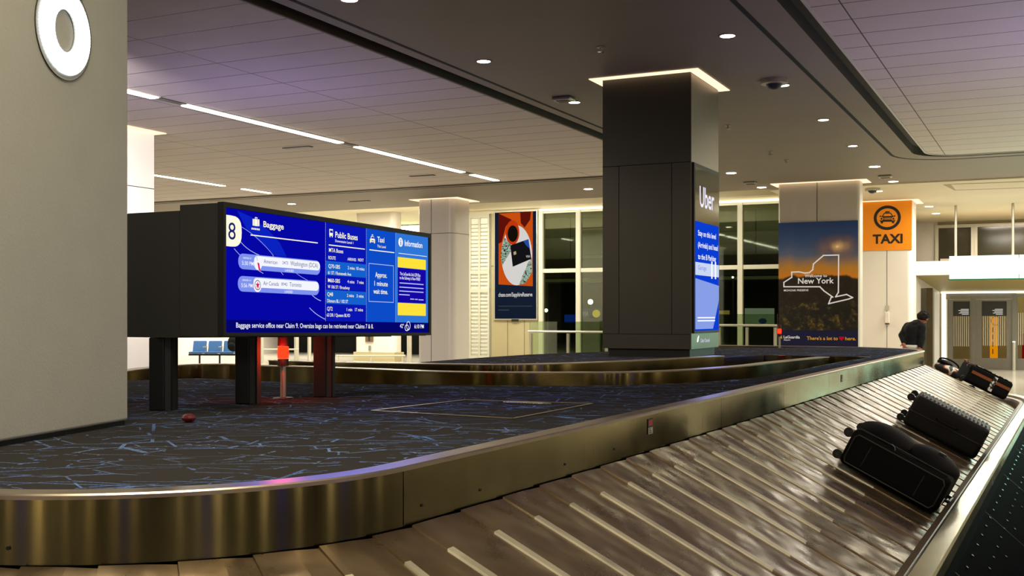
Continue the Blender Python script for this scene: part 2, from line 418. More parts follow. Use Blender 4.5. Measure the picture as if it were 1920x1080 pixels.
# higher / brighter ceilings beyond the soffit
ZL, ZR = 5.3, 4.63
NYR = -6.2
mb = MB().poly([G(RMIN, SOF_END, ZL), G(NYR, SOF_END, ZL), G(NYR, 50, ZL), G(RMIN, 50, ZL)])
mb.poly([G(RMIN, SOF_END, ZC), G(NYR, SOF_END, ZC), G(NYR, SOF_END, ZL), G(RMIN, SOF_END, ZL)])
tag(mb.build('ceiling', 'ceil_far', frame=FR), 'raised cream ceiling beyond the soffit on the left', 'ceiling', kind='structure')
mb = MB().poly([G(NYR, SOF_END, ZR), G(RMAX, SOF_END, ZR), G(RMAX, 39, ZR), G(NYR, 39, ZR)])
mb.poly([G(NYR, SOF_END, ZC), G(RMAX, SOF_END, ZC), G(RMAX, SOF_END, ZR), G(NYR, SOF_END, ZR)])
mb.poly([G(NYR, SOF_END, ZL), G(NYR, 39, ZL), G(NYR, 39, ZR), G(NYR, SOF_END, ZR)])
tag(mb.build('ceiling', 'ceil_far', frame=FR), 'bright cream ceiling above the exit doors', 'ceiling', kind='structure')
# shallow recessed light panel in that ceiling
p = [pz(1768, 346, ZR), pz(1990, 337, ZR), pz(1990, 350, ZR), pz(1790, 357, ZR)]
tr_ = thing('ceiling_recess', 'shallow tapered panel let into the cream ceiling at right', 'ceiling panel', p[0])
q = [pz(1783, 345, ZR), pz(1990, 337.5, ZR), pz(1990, 348, ZR), pz(1792, 355, ZR)]
MB().prism([x-ZV*.004 for x in p], ZV*.003).build('recess_edge', 'olive', tr_)
MB().prism([x-ZV*.012 for x in q], ZV*.006).build('panel', 'ceil_far', tr_)

mb = MB().poly([G(RMIN-8, -9, 0), G(RMAX+3, -9, 0), G(RMAX+3, 60, 0), G(RMIN-8, 60, 0)])
tag(mb.build('floor', 'floor', frame=FR), 'pale polished terrazzo floor of the hall', 'floor', kind='structure')
M['back_wall'] = pbr('back_wall_paint', '2e281c', .6)
M['dark_floor'] = pbr('dark_floor_sheet', '1f1d1a', .85, noise=.2, nscale=30)  # unseen dark floor added so the steel reflects a dark base
tag(MB().poly([G(-16, -8.9, .003), G(8.9, -8.9, .003), G(8.9, 14, .003), G(-16, 14, .003)]).build('floor', 'dark_floor', frame=FR), 'dark carpeted floor round the near end of the carousel', 'floor', kind='structure')
def wall(name, mat, label, pts):
    tag(MB().poly(pts).build(name, mat, frame=FR), label, 'wall', kind='structure')
wall('wall_back', 'back_wall', 'wall behind the viewer', [G(RMIN-8, -9, 0), G(RMAX+3, -9, 0), G(RMAX+3, -9, ZC), G(RMIN-8, -9, ZC)])
wb = bpy.data.objects['wall_back']
for r in (-7.5, -5.2, -3.1, -1.2, .55, 2.6, 6.2): MB().rbox(r-.10, r+.10, -8.9, -8.5, 0, ZC).build('reflection_pier', 'white_panel', wb)  # unseen piers added for the steel fascia to reflect
for r, w_, e_ in ((-6.2, .08, 3), (-4.4, .10, 4), (-2.3, .18, 6), (-.4, .07, 3), (1.4, .12, 4), (3.4, .09, 4), (5.2, .12, 4)): MB().rbox(r-w_, r+w_, -8.95, -8.9, .05, 3.2).build('reflection_strip', glow('reflection_strip_glow', 'ffe2ac', e_), wb)  # added glowing strips, there only as streaks in the steel
for r in (-3.5, 4.3): MB().rbox(r-.2, r+.2, -8.95, -8.9, .4, 2.4).build('wall_display', glow('wall_display_blue', '2a48ff', 2.), wb)  # unseen displays added for the blue streaks in the steel
wall('wall_right', 'cream', 'cream wall far to the right', [G(RMAX, -9, 0), G(RMAX, 39, 0), G(RMAX, 39, ZC), G(RMAX, -9, ZC)])
wr = bpy.data.objects['wall_right']
for q, w_, e_ in ((-7.2, .15, 4), (-5.2, .08, 3), (-3.2, .2, 5), (-1.2, .1, 4), (.6, .18, 4), (3.4, .12, 4), (6.2, .22, 4), (9.5, .15, 3), (12.6, .25, 3)): MB().rbox(8.93, 8.97, q-w_, q+w_, .05, 3.).build('reflection_strip', glow('reflection_strip_glow', 'ffe8bc', e_), wr)  # more added strips, mirrored in the curved fascia
for q in (-4.3, 2.0, 7.6): MB().rbox(8.93, 8.97, q-.3, q+.3, .4, 2.4).build('wall_display', glow('wall_display_blue', '2a48ff', 2.), wr)  # further unseen blue displays added for the same streaks
for q in (-6.3, -2.2, -.3, 4.8, 11): MB().rbox(8.6, 8.97, q-.3, q+.3, 0, ZC).build('reflection_pier', 'dark_panel', wr)  # dark piers added to break up the reflections
wall('wall_left', 'white_panel', 'white wall far to the left', [G(RMIN, -9, 0), G(RMIN, 50, 0), G(RMIN, 50, ZL), G(RMIN, -9, ZL)])

# ------------------------------------------------------------------ strip lights
def strip(u0, v0_, u1, v1_, r, w, label, grp):
    a0 = ra(pz(u0, v0_, ZC))[1]; a1 = ra(pz(u1, v1_, ZC))[1]
    t = thing('strip_light', label, 'ceiling light', G(r, (a0+a1)/2, ZC), grp, YAW)
    MB().rbox(r-w/2-.02, r+w/2+.02, a0-.02, a1+.02, ZC-.012, ZC-.0005).build('housing', 'alu', t)
    MB().rbox(r-w/2, r+w/2, a0, a1, ZC-.024, ZC-.0125).build('diffuser', 'tube', t)
gs = 'fluorescent strips in the left ceiling'
strip(180, 153, 297, 181, -11.26, .14, 'short near strip light cut by the pale column', gs)
strip(340, 196, 640, 266, -11.26, .14, 'longest bright strip light in the left ceiling', gs)
strip(669, 273.5, 870, 321.5, -11.26, .14, 'second bright strip light, above the flight display', gs)
strip(888, 326, 936, 337, -11.26, .14, 'short strip light at the far end of the long row', gs)
strip(240, 318, 420, 347.5, -17.45, .11, 'thin strip light running out from the white pillar', gs)
strip(455, 353, 505, 361, -17.45, .11, 'short thin strip light just above the dark sign housing', gs)
# slim dark joints between the strips of the long row
for i, (u0, v0_, u1, v1_) in enumerate(((299, 182, 338, 195), (642, 267, 667, 273), (872, 322.5, 886, 325.5))):
    a0 = ra(pz(u0, v0_, ZC))[1]; a1 = ra(pz(u1, v1_, ZC))[1]
    o = MB().rbox(-11.32, -11.20, a0, a1, ZC-.012, ZC-.001).build('strip_joint', 'housing')
    tag(o, ['metal joint between the near strip light and the longest one', 'metal joint between the longest strip light and the next', 'metal joint before the last short strip light'][i], 'light joint')

# ------------------------------------------------------------------ downlights
proto = None
def spot_lamp(p, power, size=1.15, blend=.9, col=(1, .86, .66)):
    l = bpy.data.lights.new('spot_lamp', 'SPOT'); l.energy = power; l.spot_size = size*2; l.spot_blend = blend; l.color = col; l.shadow_soft_size = .05
    o = bpy.data.objects.new('spot_lamp', l); COL.objects.link(o); o.location = Vector(p)-ZV*.06
DL = [(655, -2, ZC, 'downlight at the top edge of the picture, nearest in the soffit'),
      (907, 114, ZC, 'bright downlight in the soffit halfway along the left slot'),
      (1077, 191, ZC, 'bluish downlight beside the square detector left of the dark column'),
      (1364, 66, ZC, 'bright downlight above and right of the dark column'),
      (1468, 159, ZC, 'downlight beside the grey speaker near the right slot'),
      (1544, 224, ZC, 'downlight midway along the right slot'),
      (1599, 273, ZC, 'downlight near the rounded corner of the right groove'),
      (1640, 312, ZC, 'small downlight above the poster column, right end'),
      (1371, 324, ZC, 'small downlight just right of the dark column'),
      (1428, 351, ZC, 'tiny downlight left of the poster column top'),
      (1103, 354, ZC, 'tiny downlight left of the dark column'),
      (547, 382, ZC, 'tiny downlight just above the flight display'),
      (1675, 340, ZC, 'small oval downlight right of the poster column'),
      (1646, 358, ZR, 'small downlight next to the dome camera'),
      (1742, 387, ZR, 'small downlight right of the orange sign, left of a pair'),
      (1755, 400, ZR, 'lowest small downlight right of the orange sign'),
      (890, 384, ZL, 'wide downlight behind the round white column'),
      (922, 389, ZL, 'small downlight above the tall advert')]
for i, (u, v, z, lab) in enumerate(DL):
    p = pz(u, v, z)
    if proto is None:
        proto = thing('downlight', lab, 'ceiling light', p, 'recessed downlights')
        MB().lathe(p, [(.105, -.001), (.105, -.008), (.082, -.012), (.080, -.004)], 28).build('trim_ring', 'soffit', proto)
        MB().lathe(p, [(.079, -.010), (.05, -.013), (.0005, -.014)], 28).build('lens', 'lamp', proto)
        c = proto
    else:
        c = copy_tree(proto, p); c['label'] = lab
        if v > 300:
            ln = [k for k in c.children if k.name.startswith('lens')][0]
            ln.scale = (1.35, 1.35, 1)
# unseen rows of the same soffit light the hall
for (u, v, z, lab) in DL:
    p = pz(u, v, z)
    spot_lamp(p, 150 if v < 300 else 170)

def fixture(name, label, cat, u, v, z, build):
    p = pz(u, v, z); t = thing(name, label, cat, p, None, YAW); build(t, p); return t
def det(t, p):
    MB().rbox(*[x for x in (ra(p)[0]-.14, ra(p)[0]+.14, ra(p)[1]-.12, ra(p)[1]+.12)], ZC-.05, ZC-.001).build('case', 'alu', t, bevel=.02)
    MB().rbox(ra(p)[0]-.09, ra(p)[0]+.09, ra(p)[1]-.07, ra(p)[1]+.07, ZC-.056, ZC-.0505).build('grille', 'housing', t)
fixture('smoke_detector', 'square grey detector on the soffit beside the bluish downlight', 'detector', 1057, 183, ZC, det)
def dome(t, p):
    MB().lathe(p, [(.17, -.001), (.17, -.05), (.12, -.06), (.10, -.05)], 24).build('case', 'alu', t)
    MB().lathe(p, [(.11, -.052), (.08, -.10), (.03, -.12), (.0005, -.122)], 24).build('dome', 'housing', t, smooth=True)
fixture('ceiling_speaker', 'round grey ceiling speaker by the downlight near the right slot', 'speaker', 1452, 150, ZC, dome)
fixture('dome_camera', 'dark dome camera on the ceiling above the orange sign', 'camera', 1636, 353, ZR, dome)
fixture('smoke_detector', 'boxy detector on the ceiling left of the poster column', 'detector', 1407, 341, ZC, det)
fixture('smoke_detector', 'boxy detector on the ceiling right of the poster column', 'detector', 1660, 329, ZC, det)
def sprk(t, p):
    MB().lathe(p, [(.05, -.0005), (.05, -.008), (.02, -.014), (.018, -.045), (.0005, -.046)], 16).build('escutcheon', 'alu', t)
    MB().lathe(p, [(.0005, -.05), (.04, -.052), (.04, -.058), (.0005, -.06)], 16).build('deflector', 'bolt', t)
fixture('sprinkler_head', 'small sprinkler head above the dark column', 'sprinkler', 1127, 88, ZC, sprk)
fixture('sprinkler_head', 'small sprinkler head right of the dark column top', 'sprinkler', 1365, 235, ZC, sprk)
fixture('sprinkler_head', 'sprinkler head between the dark column and the right slot', 'sprinkler', 1444, 284, ZC, sprk)
fixture('sprinkler_head', 'faint sprinkler head above the poster column', 'sprinkler', 1474, 300, ZC, sprk)
def vent(t, p):
    r, a = ra(p); MB().rbox(r-.3, r+.3, a-.06, a+.06, ZC-.012, ZC-.001).build('frame', 'housing', t)
    m = MB()
    for k in range(3): m.rbox(r-.28, r+.28, a-.045+.035*k, a-.03+.035*k, ZC-.018, ZC-.0125)
    m.build('louver', 'alu', t)
fixture('ceiling_vent', 'slim vent in the left ceiling below the longest strip light', 'vent', 558, 276, ZC, vent)
fixture('ceiling_vent', 'slim vent in the soffit above the right end of the flight display', 'vent', 675, 377, ZC, vent)
fixture('ceiling_vent', 'slim vent in the left ceiling above the round white column', 'vent', 792, 329, ZC, vent)

# ================================================================== CAROUSEL PLAN
HD = .52; ZD = EYE-HD                      # carpeted deck height 1.10
U2, N2, T2 = (.454, .891), (.891, -.454), (-.374, 3.854)
RN = 1.107; RF = 2.0; LSTR = 14.1
def add2(p, *kv):
    x, y = p
    for k, v in kv: x += k*v[0]; y += k*v[1]
    return (x, y)
C0 = add2(T2, (-RN, N2))
CE = add2(T2, (LSTR, U2), (-RF, N2))
PH0 = radians(-125); PH1 = atan2(N2[1], N2[0])
ARC0 = RN*(PH1-PH0)
def path(l):
    """wall point and outward direction; l = 0 where the long straight begins"""
    if l < -ARC0:
        d = (cos(PH0), sin(PH0)); return add2(C0, (RN, d), (l+ARC0, (-d[1], d[0]))), d
    if l < 0:
        t = PH1+l/RN; d = (cos(t), sin(t)); return add2(C0, (RN, d)), d
    if l <= LSTR: return add2(T2, (l, U2)), N2
    t = min((l-LSTR)/RF, pi/2); d = (N2[0]*cos(t)+U2[0]*sin(t), N2[1]*cos(t)+U2[1]*sin(t))
    e = l-LSTR-RF*pi/2
    p = add2(CE, (RF, d))
    if e > 0: p = add2(p, (-e, N2))
    return p, d
def PP(l, d, z):
    p, n = path(l); return Vector((p[0]+n[0]*d, p[1]+n[1]*d, z))
L0, L1 = -ARC0-2.2, LSTR+RF*pi/2+3.0
def span(l0, l1, step=.12):
    out = [l0]; x = l0
    while x < l1-1e-6:
        curved = (-ARC0-.01 < x < -.001) or (x > LSTR-.001)
        x = min(l1, x+(step if curved else 10.), *[b for b in (-ARC0, 0., LSTR) if b > x+1e-6]); out.append(x)
    return out
car = thing('baggage_carousel', 'long steel baggage carousel with sloped plate belt and carpeted island', 'baggage carousel', PP(3, 0, 0))
ZB = .895
# steel fascia in panels
for a, b in ((L0, -ARC0), (-ARC0, -.003), (.003, 3.8), (3.806, 5.5), (5.506, 7.25), (7.256, 8.8), (8.806, 11.2), (11.206, LSTR), (LSTR+.006, L1)):
    m = MB(); ls = span(a, b, .05)
    for x, y in zip(ls, ls[1:]):
        q = lambda l: [PP(l, 0, ZB), PP(l, 0, ZD-.012), PP(l, -.03, ZD-.012), PP(l, -.03, ZB)]
        c, d = q(x), q(y)
        m.add(c+d, [(0, 1, 5, 4), (1, 2, 6, 5), (2, 3, 7, 6), (3, 0, 4, 7)])
    m.build('fascia_panel', 'steel', car, smooth=False)
    for f in bpy.data.objects[-1].data.polygons if False else []: pass
m = MB(); ls = span(L0, L1, .05)
for x, y in zip(ls, ls[1:]):
    q = lambda l: [PP(l, .008, ZD-.014), PP(l, .008, ZD-.002), PP(l, .002, ZD+.003), PP(l, -.085, ZD+.003), PP(l, -.085, ZD-.012)]
    m.add(q(x)+q(y), [(i, (i+1) % 5, 5+(i+1) % 5, 5+i) for i in range(5)])
m.build('top_rim', 'steel_top', car)
# dark gap below fascia
m = MB()
for x, y in zip(ls, ls[1:]):
    m.add([PP(x, -.06, ZB+.02), PP(y, -.06, ZB+.02), PP(y, -.06, .3), PP(x, -.06, .3)], [(0, 1, 2, 3)])
m.build('shadow_gap', 'black', car)
# screws on the fascia
m = MB()
for l, z in ((.55, .945), (1.35, .95), (1.95, .955), (-1.32, .945), (.12, .95)):
    MB().cyl(PP(l, .0005, z), PP(l, .004, z), .006, 10).build('fascia_screw', 'post', car)
# belt of overlapping plates
D0, D1 = .015, 1.255
def bz(d): return .88-.504*(d-.03)
PITCH = .34
m = MB(); nq = 9
def plate(lq, mid_l):
    pass
l = L0; k = 0
while l < L1-.01:
    p0, n0 = path(l)
    # pitch is kept at mid belt on the bends
    curv = 1.0
    if -ARC0 < l < 0: curv = RN/(RN+.62)
    elif LSTR < l < LSTR+RF*pi/2: curv = RF/(RF+.62)
    step = PITCH*curv; e = l+step
    fr = [0, .012, .125, .6, 1.0, 1.06]; hz = [-.010, .008, .008, .006, .000, -.006]
    rows = []
    for f_, h_ in zip(fr, hz):
        row = []
        for i in range(nq+1):
            d = D0+(D1-D0)*i/nq
            bow = .02*sin(pi*i/nq)*curv
            row.append(PP(l+step*f_+bow, d, bz(d)+h_))
        rows.append(row)
    for j in range(len(rows)-1):
        for i in range(nq):
            mi = 1 if (j <= 1 and 1 <= i <= 5) else 0
            m.add([rows[j][i], rows[j][i+1], rows[j+1][i+1], rows[j+1][i]], [(0, 1, 2, 3)], mi)
    l = e; k += 1
m.build('plate_belt', ['slat', 'slat_edge'], car, weld=False)
# outer bumper, rail and skirt
def sweep(prof, l0, l1, name, mat, parent, step=.06, closed=True):
    mm = MB(); ll = span(l0, l1, step); n = len(prof)
    for x, y in zip(ll, ll[1:]):
        c = [PP(x, d, z) for d, z in prof]; e = [PP(y, d, z) for d, z in prof]
        mm.add(c+e, [(i, (i+1) % n, n+(i+1) % n, n+i) for i in range(n if closed else n-1)])
    return mm.build(name, mat, parent)
sweep([(1.262, .20), (1.262, .345), (1.285, .375), (1.325, .385), (1.345, .37), (1.345, .20)], L0, L1, 'bumper_strip', 'brown_rubber', car)
sweep([(1.35, .33), (1.35, .408), (1.362, .415), (1.462, .415), (1.47, .40), (1.47, .33)], L0, L1, 'guard_rail', 'rail_steel', car)
M['skirt'] = pbr('black_scuffed_skirt', '07090d', .6, noise=.4, nscale=5, bump=.2, bscale=12, ior=1.02)
sweep([(1.80, .002), (1.80, .035), (1.50, .30), (1.455, .329), (1.42, .329), (1.42, .002)], L0, L1, 'skirt_panel', 'skirt', car)
bolt0 = None; sk = Vector((.30, .265)); 
def skp(l, k):
    p, n = path(l); return PP(l, 1.80-.30*k, .035+.265*k), Vector((n[0]*.265, n[1]*.265, .30)).normalized()
for i in range(44):
    l = .2+i*.33
    if l > LSTR: break
    for k in ((.9, .62) if i % 3 else (.9, .62, .45)):
        p, nv = skp(l+(.05 if k == .62 else 0), k); MB().cyl(p+nv*.0005, p+nv*.007, .0085, 8).build('skirt_bolt', 'bolt', car)
for i in range(8):
    l = .9+i*2.0
    p, nv = skp(l, .0); q, _ = skp(l, 1.); uu = Vector((U2[0], U2[1], 0))*.0025
    MB().prism([p-uu, p+uu, q+uu, q-uu], nv*.001).build('skirt_joint', 'zip', car)
# island carpet, with the pit cut out behind the near deck
W1 = [(-3.55, 9.2), (-3.62, 10.6)]+[tuple(pz(u, v, ZD)[:2]) for u, v in ((344, 683), (440, 683), (483, 686.5), (586, 688), (623, 690), (700, 692.5), (781, 696), (884, 698.5), (965, 699), (1046, 699), (1100, 699), (1183, 698.5), (1287, 694.5), (1350, 690.5), (1410, 685.5), (1447, 680.5), (1500, 675), (1554, 669.5))]
ZW2 = 1.13
W2 = [tuple(pz(u, v, ZW2)[:2]) for u, v in ((504, 676), (580, 678.5), (640, 680), (720, 681.2), (803, 682.5), (925, 684.2), (1010, 683.2), (1084, 681), (1140, 679), (1208, 676), (1283, 671.8), (1328, 669.5), (1357, 667.5))]
FARA = [tuple(pz(u, v, ZD)[:2]) for u, v in ((240, 714), (312, 711), (373, 709), (441, 712), (540, 717.5), (640, 719), (700, 720), (850, 722.5), (1000, 724), (1142, 723), (1200, 722), (1287, 718.7), (1340, 715), (1410, 709.5), (1483, 698), (1562, 681), (1632, 670.5))]
def smooth_pts(p, it=2):
    for _ in range(it):
        q = [p[0]]
        for a, b in zip(p, p[1:]):
            q += [(a[0]*.75+b[0]*.25, a[1]*.75+b[1]*.25), (a[0]*.25+b[0]*.75, a[1]*.25+b[1]*.75)]
        q.append(p[-1]); p = q
    return p
W1 = smooth_pts(W1); W2 = smooth_pts(W2); FARA = smooth_pts(FARA, 1)
ring_ = [tuple(PP(l, -.08, ZD)[:2]) for l in span(L0, L1, .1)]
W2E = [(x, y+.12) for x, y in W2 if x > -1.05]
deckC_far = [tuple(pz(u, v, ZD)[:2]) for u, v in ((1400, 651.7), (1250, 655.5), (1136, 659), (992, 664.7), (880, 672), (790, 679))]
# outline: near wall -> far end -> deck C far edge -> along wall 2 -> pit head -> back along the near deck's far edge -> left side
near = [p for p in ring_ if True]
out = near[:]
out = [p for p in out if p[1] < 18.6]
out = out+deckC_far+W2E+[tuple(pz(1432, 666.5, ZD)[:2]), tuple(pz(1556, 668.8, ZD)[:2])]+FARA[::-1]+[(-3.7, 8.6), (-4.2, 6.0)]
m = MB().poly([Vector((x, y, ZD)) for x, y in out])
dk = m.build('carpet_top', 'carpet', car, tri=True)
# steel sides of the pit
m = MB()
for a, b in list(zip(FARA, FARA[1:])):
    m.add([Vector((a[0], a[1], ZD+.002)), Vector((b[0], b[1], ZD+.002)), Vector((b[0], b[1], .5)), Vector((a[0], a[1], .5))], [(0, 1, 2, 3)])
m.build('pit_side', 'steel', car)
pe = [tuple(pz(u, v, ZD)[:2]) for u, v in ((1345, 667.2), (1432, 666.5), (1556, 668.8), (1632, 670.3))]
m = MB()
for a, b in zip(pe, pe[1:]):
    m.add([Vector((a[0], a[1], ZD+.004)), Vector((b[0], b[1], ZD+.004)), Vector((b[0], b[1], .5)), Vector((a[0], a[1], .5))], [(0, 1, 2, 3)])
    m.add([Vector((a[0], a[1], ZD+.004)), Vector((b[0], b[1], ZD+.004)), Vector((b[0]+.02, b[1]+.05, ZD+.004)), Vector((a[0]+.02, a[1]+.05, ZD+.004))], [(0, 1, 2, 3)])
m.build('pit_side', 'steel', car)
# skirt side of the island's far and left edges
m = MB()
for a, b in zip(deckC_far, deckC_far[1:]):
    m.add([Vector((a[0], a[1], ZD)), Vector((b[0], b[1], ZD)), Vector((b[0], b[1], 0)), Vector((a[0], a[1], 0))], [(0, 1, 2, 3)])
m.build('end_panel', 'housing', car)
def wallstrip(name, pts, z1, z0, th, label, endcut=.12):
    t = thing(name, label, 'baggage carousel', (pts[0][0], pts[0][1], 0))
    n = len(pts); m = MB(); r = MB()
    nor = []
    for i in range(n):
        a, b = pts[max(0, i-1)], pts[min(n-1, i+1)]; L = sqrt((b[0]-a[0])**2+(b[1]-a[1])**2); nor.append((-(b[1]-a[1])/L, (b[0]-a[0])/L))
    f = lambda i, d, z: Vector((pts[i][0]+nor[i][0]*d, pts[i][1]+nor[i][1]*d, z))
    for i in range(n-1):
        m.add([f(i, 0, z0), f(i, 0, z1), f(i+1, 0, z1), f(i+1, 0, z0)], [(0, 1, 2, 3)])
        m.add([f(i, th, z0), f(i, th, z1), f(i+1, th, z1), f(i+1, th, z0)], [(0, 1, 2, 3)])
        r.box8([f(i, -.01, z1-.006), f(i+1, -.01, z1-.006), f(i+1, th+.01, z1-.006), f(i, th+.01, z1-.006), f(i, -.01, z1+.004), f(i+1, -.01, z1+.004), f(i+1, th+.01, z1+.004), f(i, th+.01, z1+.004)])
    for i in (0, n-1): m.add([f(i, 0, z0), f(i, 0, z1), f(i, th, z1), f(i, th, z0)], [(0, 1, 2, 3)])
    m.build('fascia_panel', 'steel', t); r.build('top_rim', 'steel_top', t)
    return t
wallstrip('carousel_wall', W1, ZD, .45, .13, 'curved steel wall rising beyond the near carpet, across the pit')
wallstrip('carousel_wall', W2, ZW2, .45, .13, 'second curved steel wall behind the first, below the dark column')
# belt lying in the pit between the walls
def pit_belt(label, off0, z):
    pts = W1[8:-2]; t = MB(); n = len(pts)
    for i in range(n-1):
        a, b = pts[i], pts[i+1]; L = sqrt((b[0]-a[0])**2+(b[1]-a[1])**2); nx, ny = (b[1]-a[1])/L, -(b[0]-a[0])/L
        t.prism([Vector((a[0]+nx*.05, a[1]+ny*.05, z+.25)), Vector((b[0]+nx*.05, b[1]+ny*.05, z+.25)), Vector((b[0]+nx*off0, b[1]+ny*off0, z)), Vector((a[0]+nx*off0, a[1]+ny*off0, z))], (0, 0, -.03))
    return t
pit_belt('', .75, .5).build('pit_belt', 'slat', car)
# hatch outline on the carpet
hp = [pz(u, v, ZD+.003) for u, v in ((697, 770), (872, 750), (1110, 757), (962, 785))]
th_ = thing('floor_hatch', 'thin brass outlined access hatch in the blue carpet', 'hatch', hp[0])
for a, b in zip(hp, hp[1:]+hp[:1]):
    d = (b-a).normalized(); n = d.cross(ZV)*.008
    MB().prism([a+n, a-n, b-n, b+n], ZV*.003).build('edge_strip', 'tape', th_)
c = pz(988, 755, ZD+.003); MB().ball(c, .16, .05, .005, X=RV, Y=AV).build('specular_spot', 'bolt', th_, smooth=True)  # bright flat ellipse modelled as a white specular spot on the carpet
# warning stickers
m_y = glow('sticker_paper', 'b9b49a', .35); m_r = pbr('sticker_red', 'b02a30', .5)
def sticker(u, v0_, v1_, w, label):
    k = (u-CX)/F; l = (T2[0]-k*T2[1])/(k*U2[1]-U2[0]); p, n = path(l); y = p[1]
    z1, z0 = z_at(v0_, y), z_at(v1_, y); pl = Pl(PP(l, .003, 0), Vector((U2[0], U2[1], 0)))
    t = thing('warning_sticker', label, 'sticker', PP(l, .003, z0))
    b = MB(); rect(b, pl, -w/2, w/2, z0, z1, .0); b.build('backing', pbr('sticker_black', '120f10', .5), t)
    b = MB(); rect(b, pl, -w*.40, w*.40, z0+(z1-z0)*.56, z1-(z1-z0)*.08, .001); b.build('red_field', m_r, t)
    b = MB(); rect(b, pl, -w*.46, w*.46, z0+.002, z0+(z1-z0)*.44, .001); b.build('white_field', pbr('sticker_white', 'b4b09e', .5), t)
    b = MB()
    for q in range(3): rect(b, pl, -w*.30, w*.25-.01*q, z0+(z1-z0)*(.08+.12*q), z0+(z1-z0)*(.14+.12*q), .002)
    b.build('print_line', 'ink', t)
sticker(1218.5, 785, 814, .075, 'red and white warning sticker on the near steel fascia')
sticker(1578, 703, 716, .075, 'small warning sticker on the far part of the steel fascia')

# ================================================================== COLUMNS
def rounded(r0, r1, a0, a1, rad, n=6):
    pts = []
    for cr, ca, s in ((r1-rad, a0+rad, -90), (r1-rad, a1-rad, 0), (r0+rad, a1-rad, 90), (r0+rad, a0+rad, 180)):
        for i in range(n+1):
            t = radians(s+90*i/n); pts.append((cr+rad*cos(t), ca+rad*sin(t)))
    return pts
def white_column(label, u0, u1, y1, dep, rad, z0=0., z1=None, seam=(), hseam=None, cove=True, mat='white_panel', anchor='right', zc=ZC):
    p1 = py(u1, 600, y1); r1, a0 = ra(p1); k = (u0-CX)/F
    # u0 on the same front plane
    r0, _ = on_a(u0, a0); z1 = z1 or zc-.002
    if rad: r1 += rad*.15
    t = thing('column', label, 'column', G((r0+r1)/2, a0+dep/2, z0), None, YAW, 'structure')
    pts = rounded(r0, r1, a0, a0+dep, rad) if rad else [(r0, a0), (r1, a0), (r1, a0+dep), (r0, a0+dep)]
    m = MB().prism([G(r, a, z0) for r, a in pts], ZV*(z1-z0))
    o = m.build('cladding', mat, t, tri=False)
    s = MB()
    for u in seam:
        r, _ = on_a(u, a0); s.rbox(r-.006, r+.006, a0-.003, a0+.003, z0, z1)
    if hseam:
        q = [G(r, a, hseam) for r, a in (rounded(r0-.003, r1+.003, a0-.003, a0+dep+.003, rad) if rad else [(r0-.003, a0-.003), (r1+.003, a0-.003), (r1+.003, a0+dep+.003), (r0-.003, a0+dep+.003)])]
        s.prism(q, ZV*.012)
    if seam or hseam: s.build('joint', 'housing', t)
    if cove:
        MB().rbox(r0-.16, r1+.16, a0-.10, a0+dep+.12, z1-.014, z1-.004).build('cove_light', 'cove', t)
    return t, r0, r1, a0
white_column('tall white column carrying the landscape poster', 1459, 1611, 25.0, .5, .08, seam=(1532,))
white_column('white column behind the poster column, wearing the orange wrap', 1600, 1709, 29.0, 1.0, .12, seam=(1663,), zc=ZR)
white_column('white column just right of the flight display, its corner softly rounded', 780, 849, 28.8, 1.0, .22, seam=(808.5,), hseam=z_at(437, 28.8))
white_column('white pillar at left between the grey column and the dark sign', 110, 203, 17.7, 1.0, 0., hseam=z_at(350, 18.2), mat='white_panel')
t, r0, r1, a0 = white_column('far white column seen above and below the flight display', 664, 738, 39.6, .6, .2, z1=ZL-.002, cove=False, zc=ZL)
MB().rbox(r0-.02, r1+.02, a0-.02, a0+.62, .0, z_at(661, 39.6)).build('tile_base', 'beige', t)
m = MB(); yy = 39.5
# plate and socket on that column
pl = Pl(G(r0, a0-.05, 0), RV)
b = MB(); s0, t0 = pl.st(685, 641); s1, t1 = pl.st(700, 628); rect(b, pl, s0, s1, t0, t1); o = b.build('wall_sign', pbr('brown_sign', '5b4a34', .5), t)
b = MB(); text_px(b, pl, '1', (690.5, 639), 694, 8, .006); b.build('digit', 'ink', o)
b = MB(); s0, t0 = pl.st(691, 657); s1, t1 = pl.st(695.5, 648); rect(b, pl, s0, s1, t0, t1); b.build('outlet', pbr('outlet_grey', '7a766a', .5), t)

# near grey column with the lit numeral
pa, pb = pz(241, 796, ZD), pz(0, 838.5, ZD)
dA = (pa-pb).normalized(); nL = Vector((-dA.y, dA.x, 0))
near_end = pb-dA*.25
t = thing('column', 'massive pale grey column at left on the carpeted island', 'column', (pa+near_end)/2+nL*.35-ZV*0, None, 0., 'structure')
MB().prism([pa, near_end, near_end+nL*.7, pa+nL*.7], ZV*(ZC-ZD-.001-.02)).v
m = MB(); z0 = ZD+.02
m.prism([Vector((*q[:2], z0)) for q in (pa, near_end, near_end+nL*.7, pa+nL*.7)], ZV*(ZC-z0-.002))
m.build('cladding', 'plaster', t, bevel=.015, seg=3)
m = MB(); i_ = .012
m.prism([Vector((*q[:2], ZD+.001)) for q in (pa-dA*i_+nL*i_, near_end+dA*i_+nL*i_, near_end+nL*.69+dA*i_, pa+nL*.69-dA*i_)], ZV*.02)
m.build('base_gap', 'black', t)
plN = Pl(pb, dA)
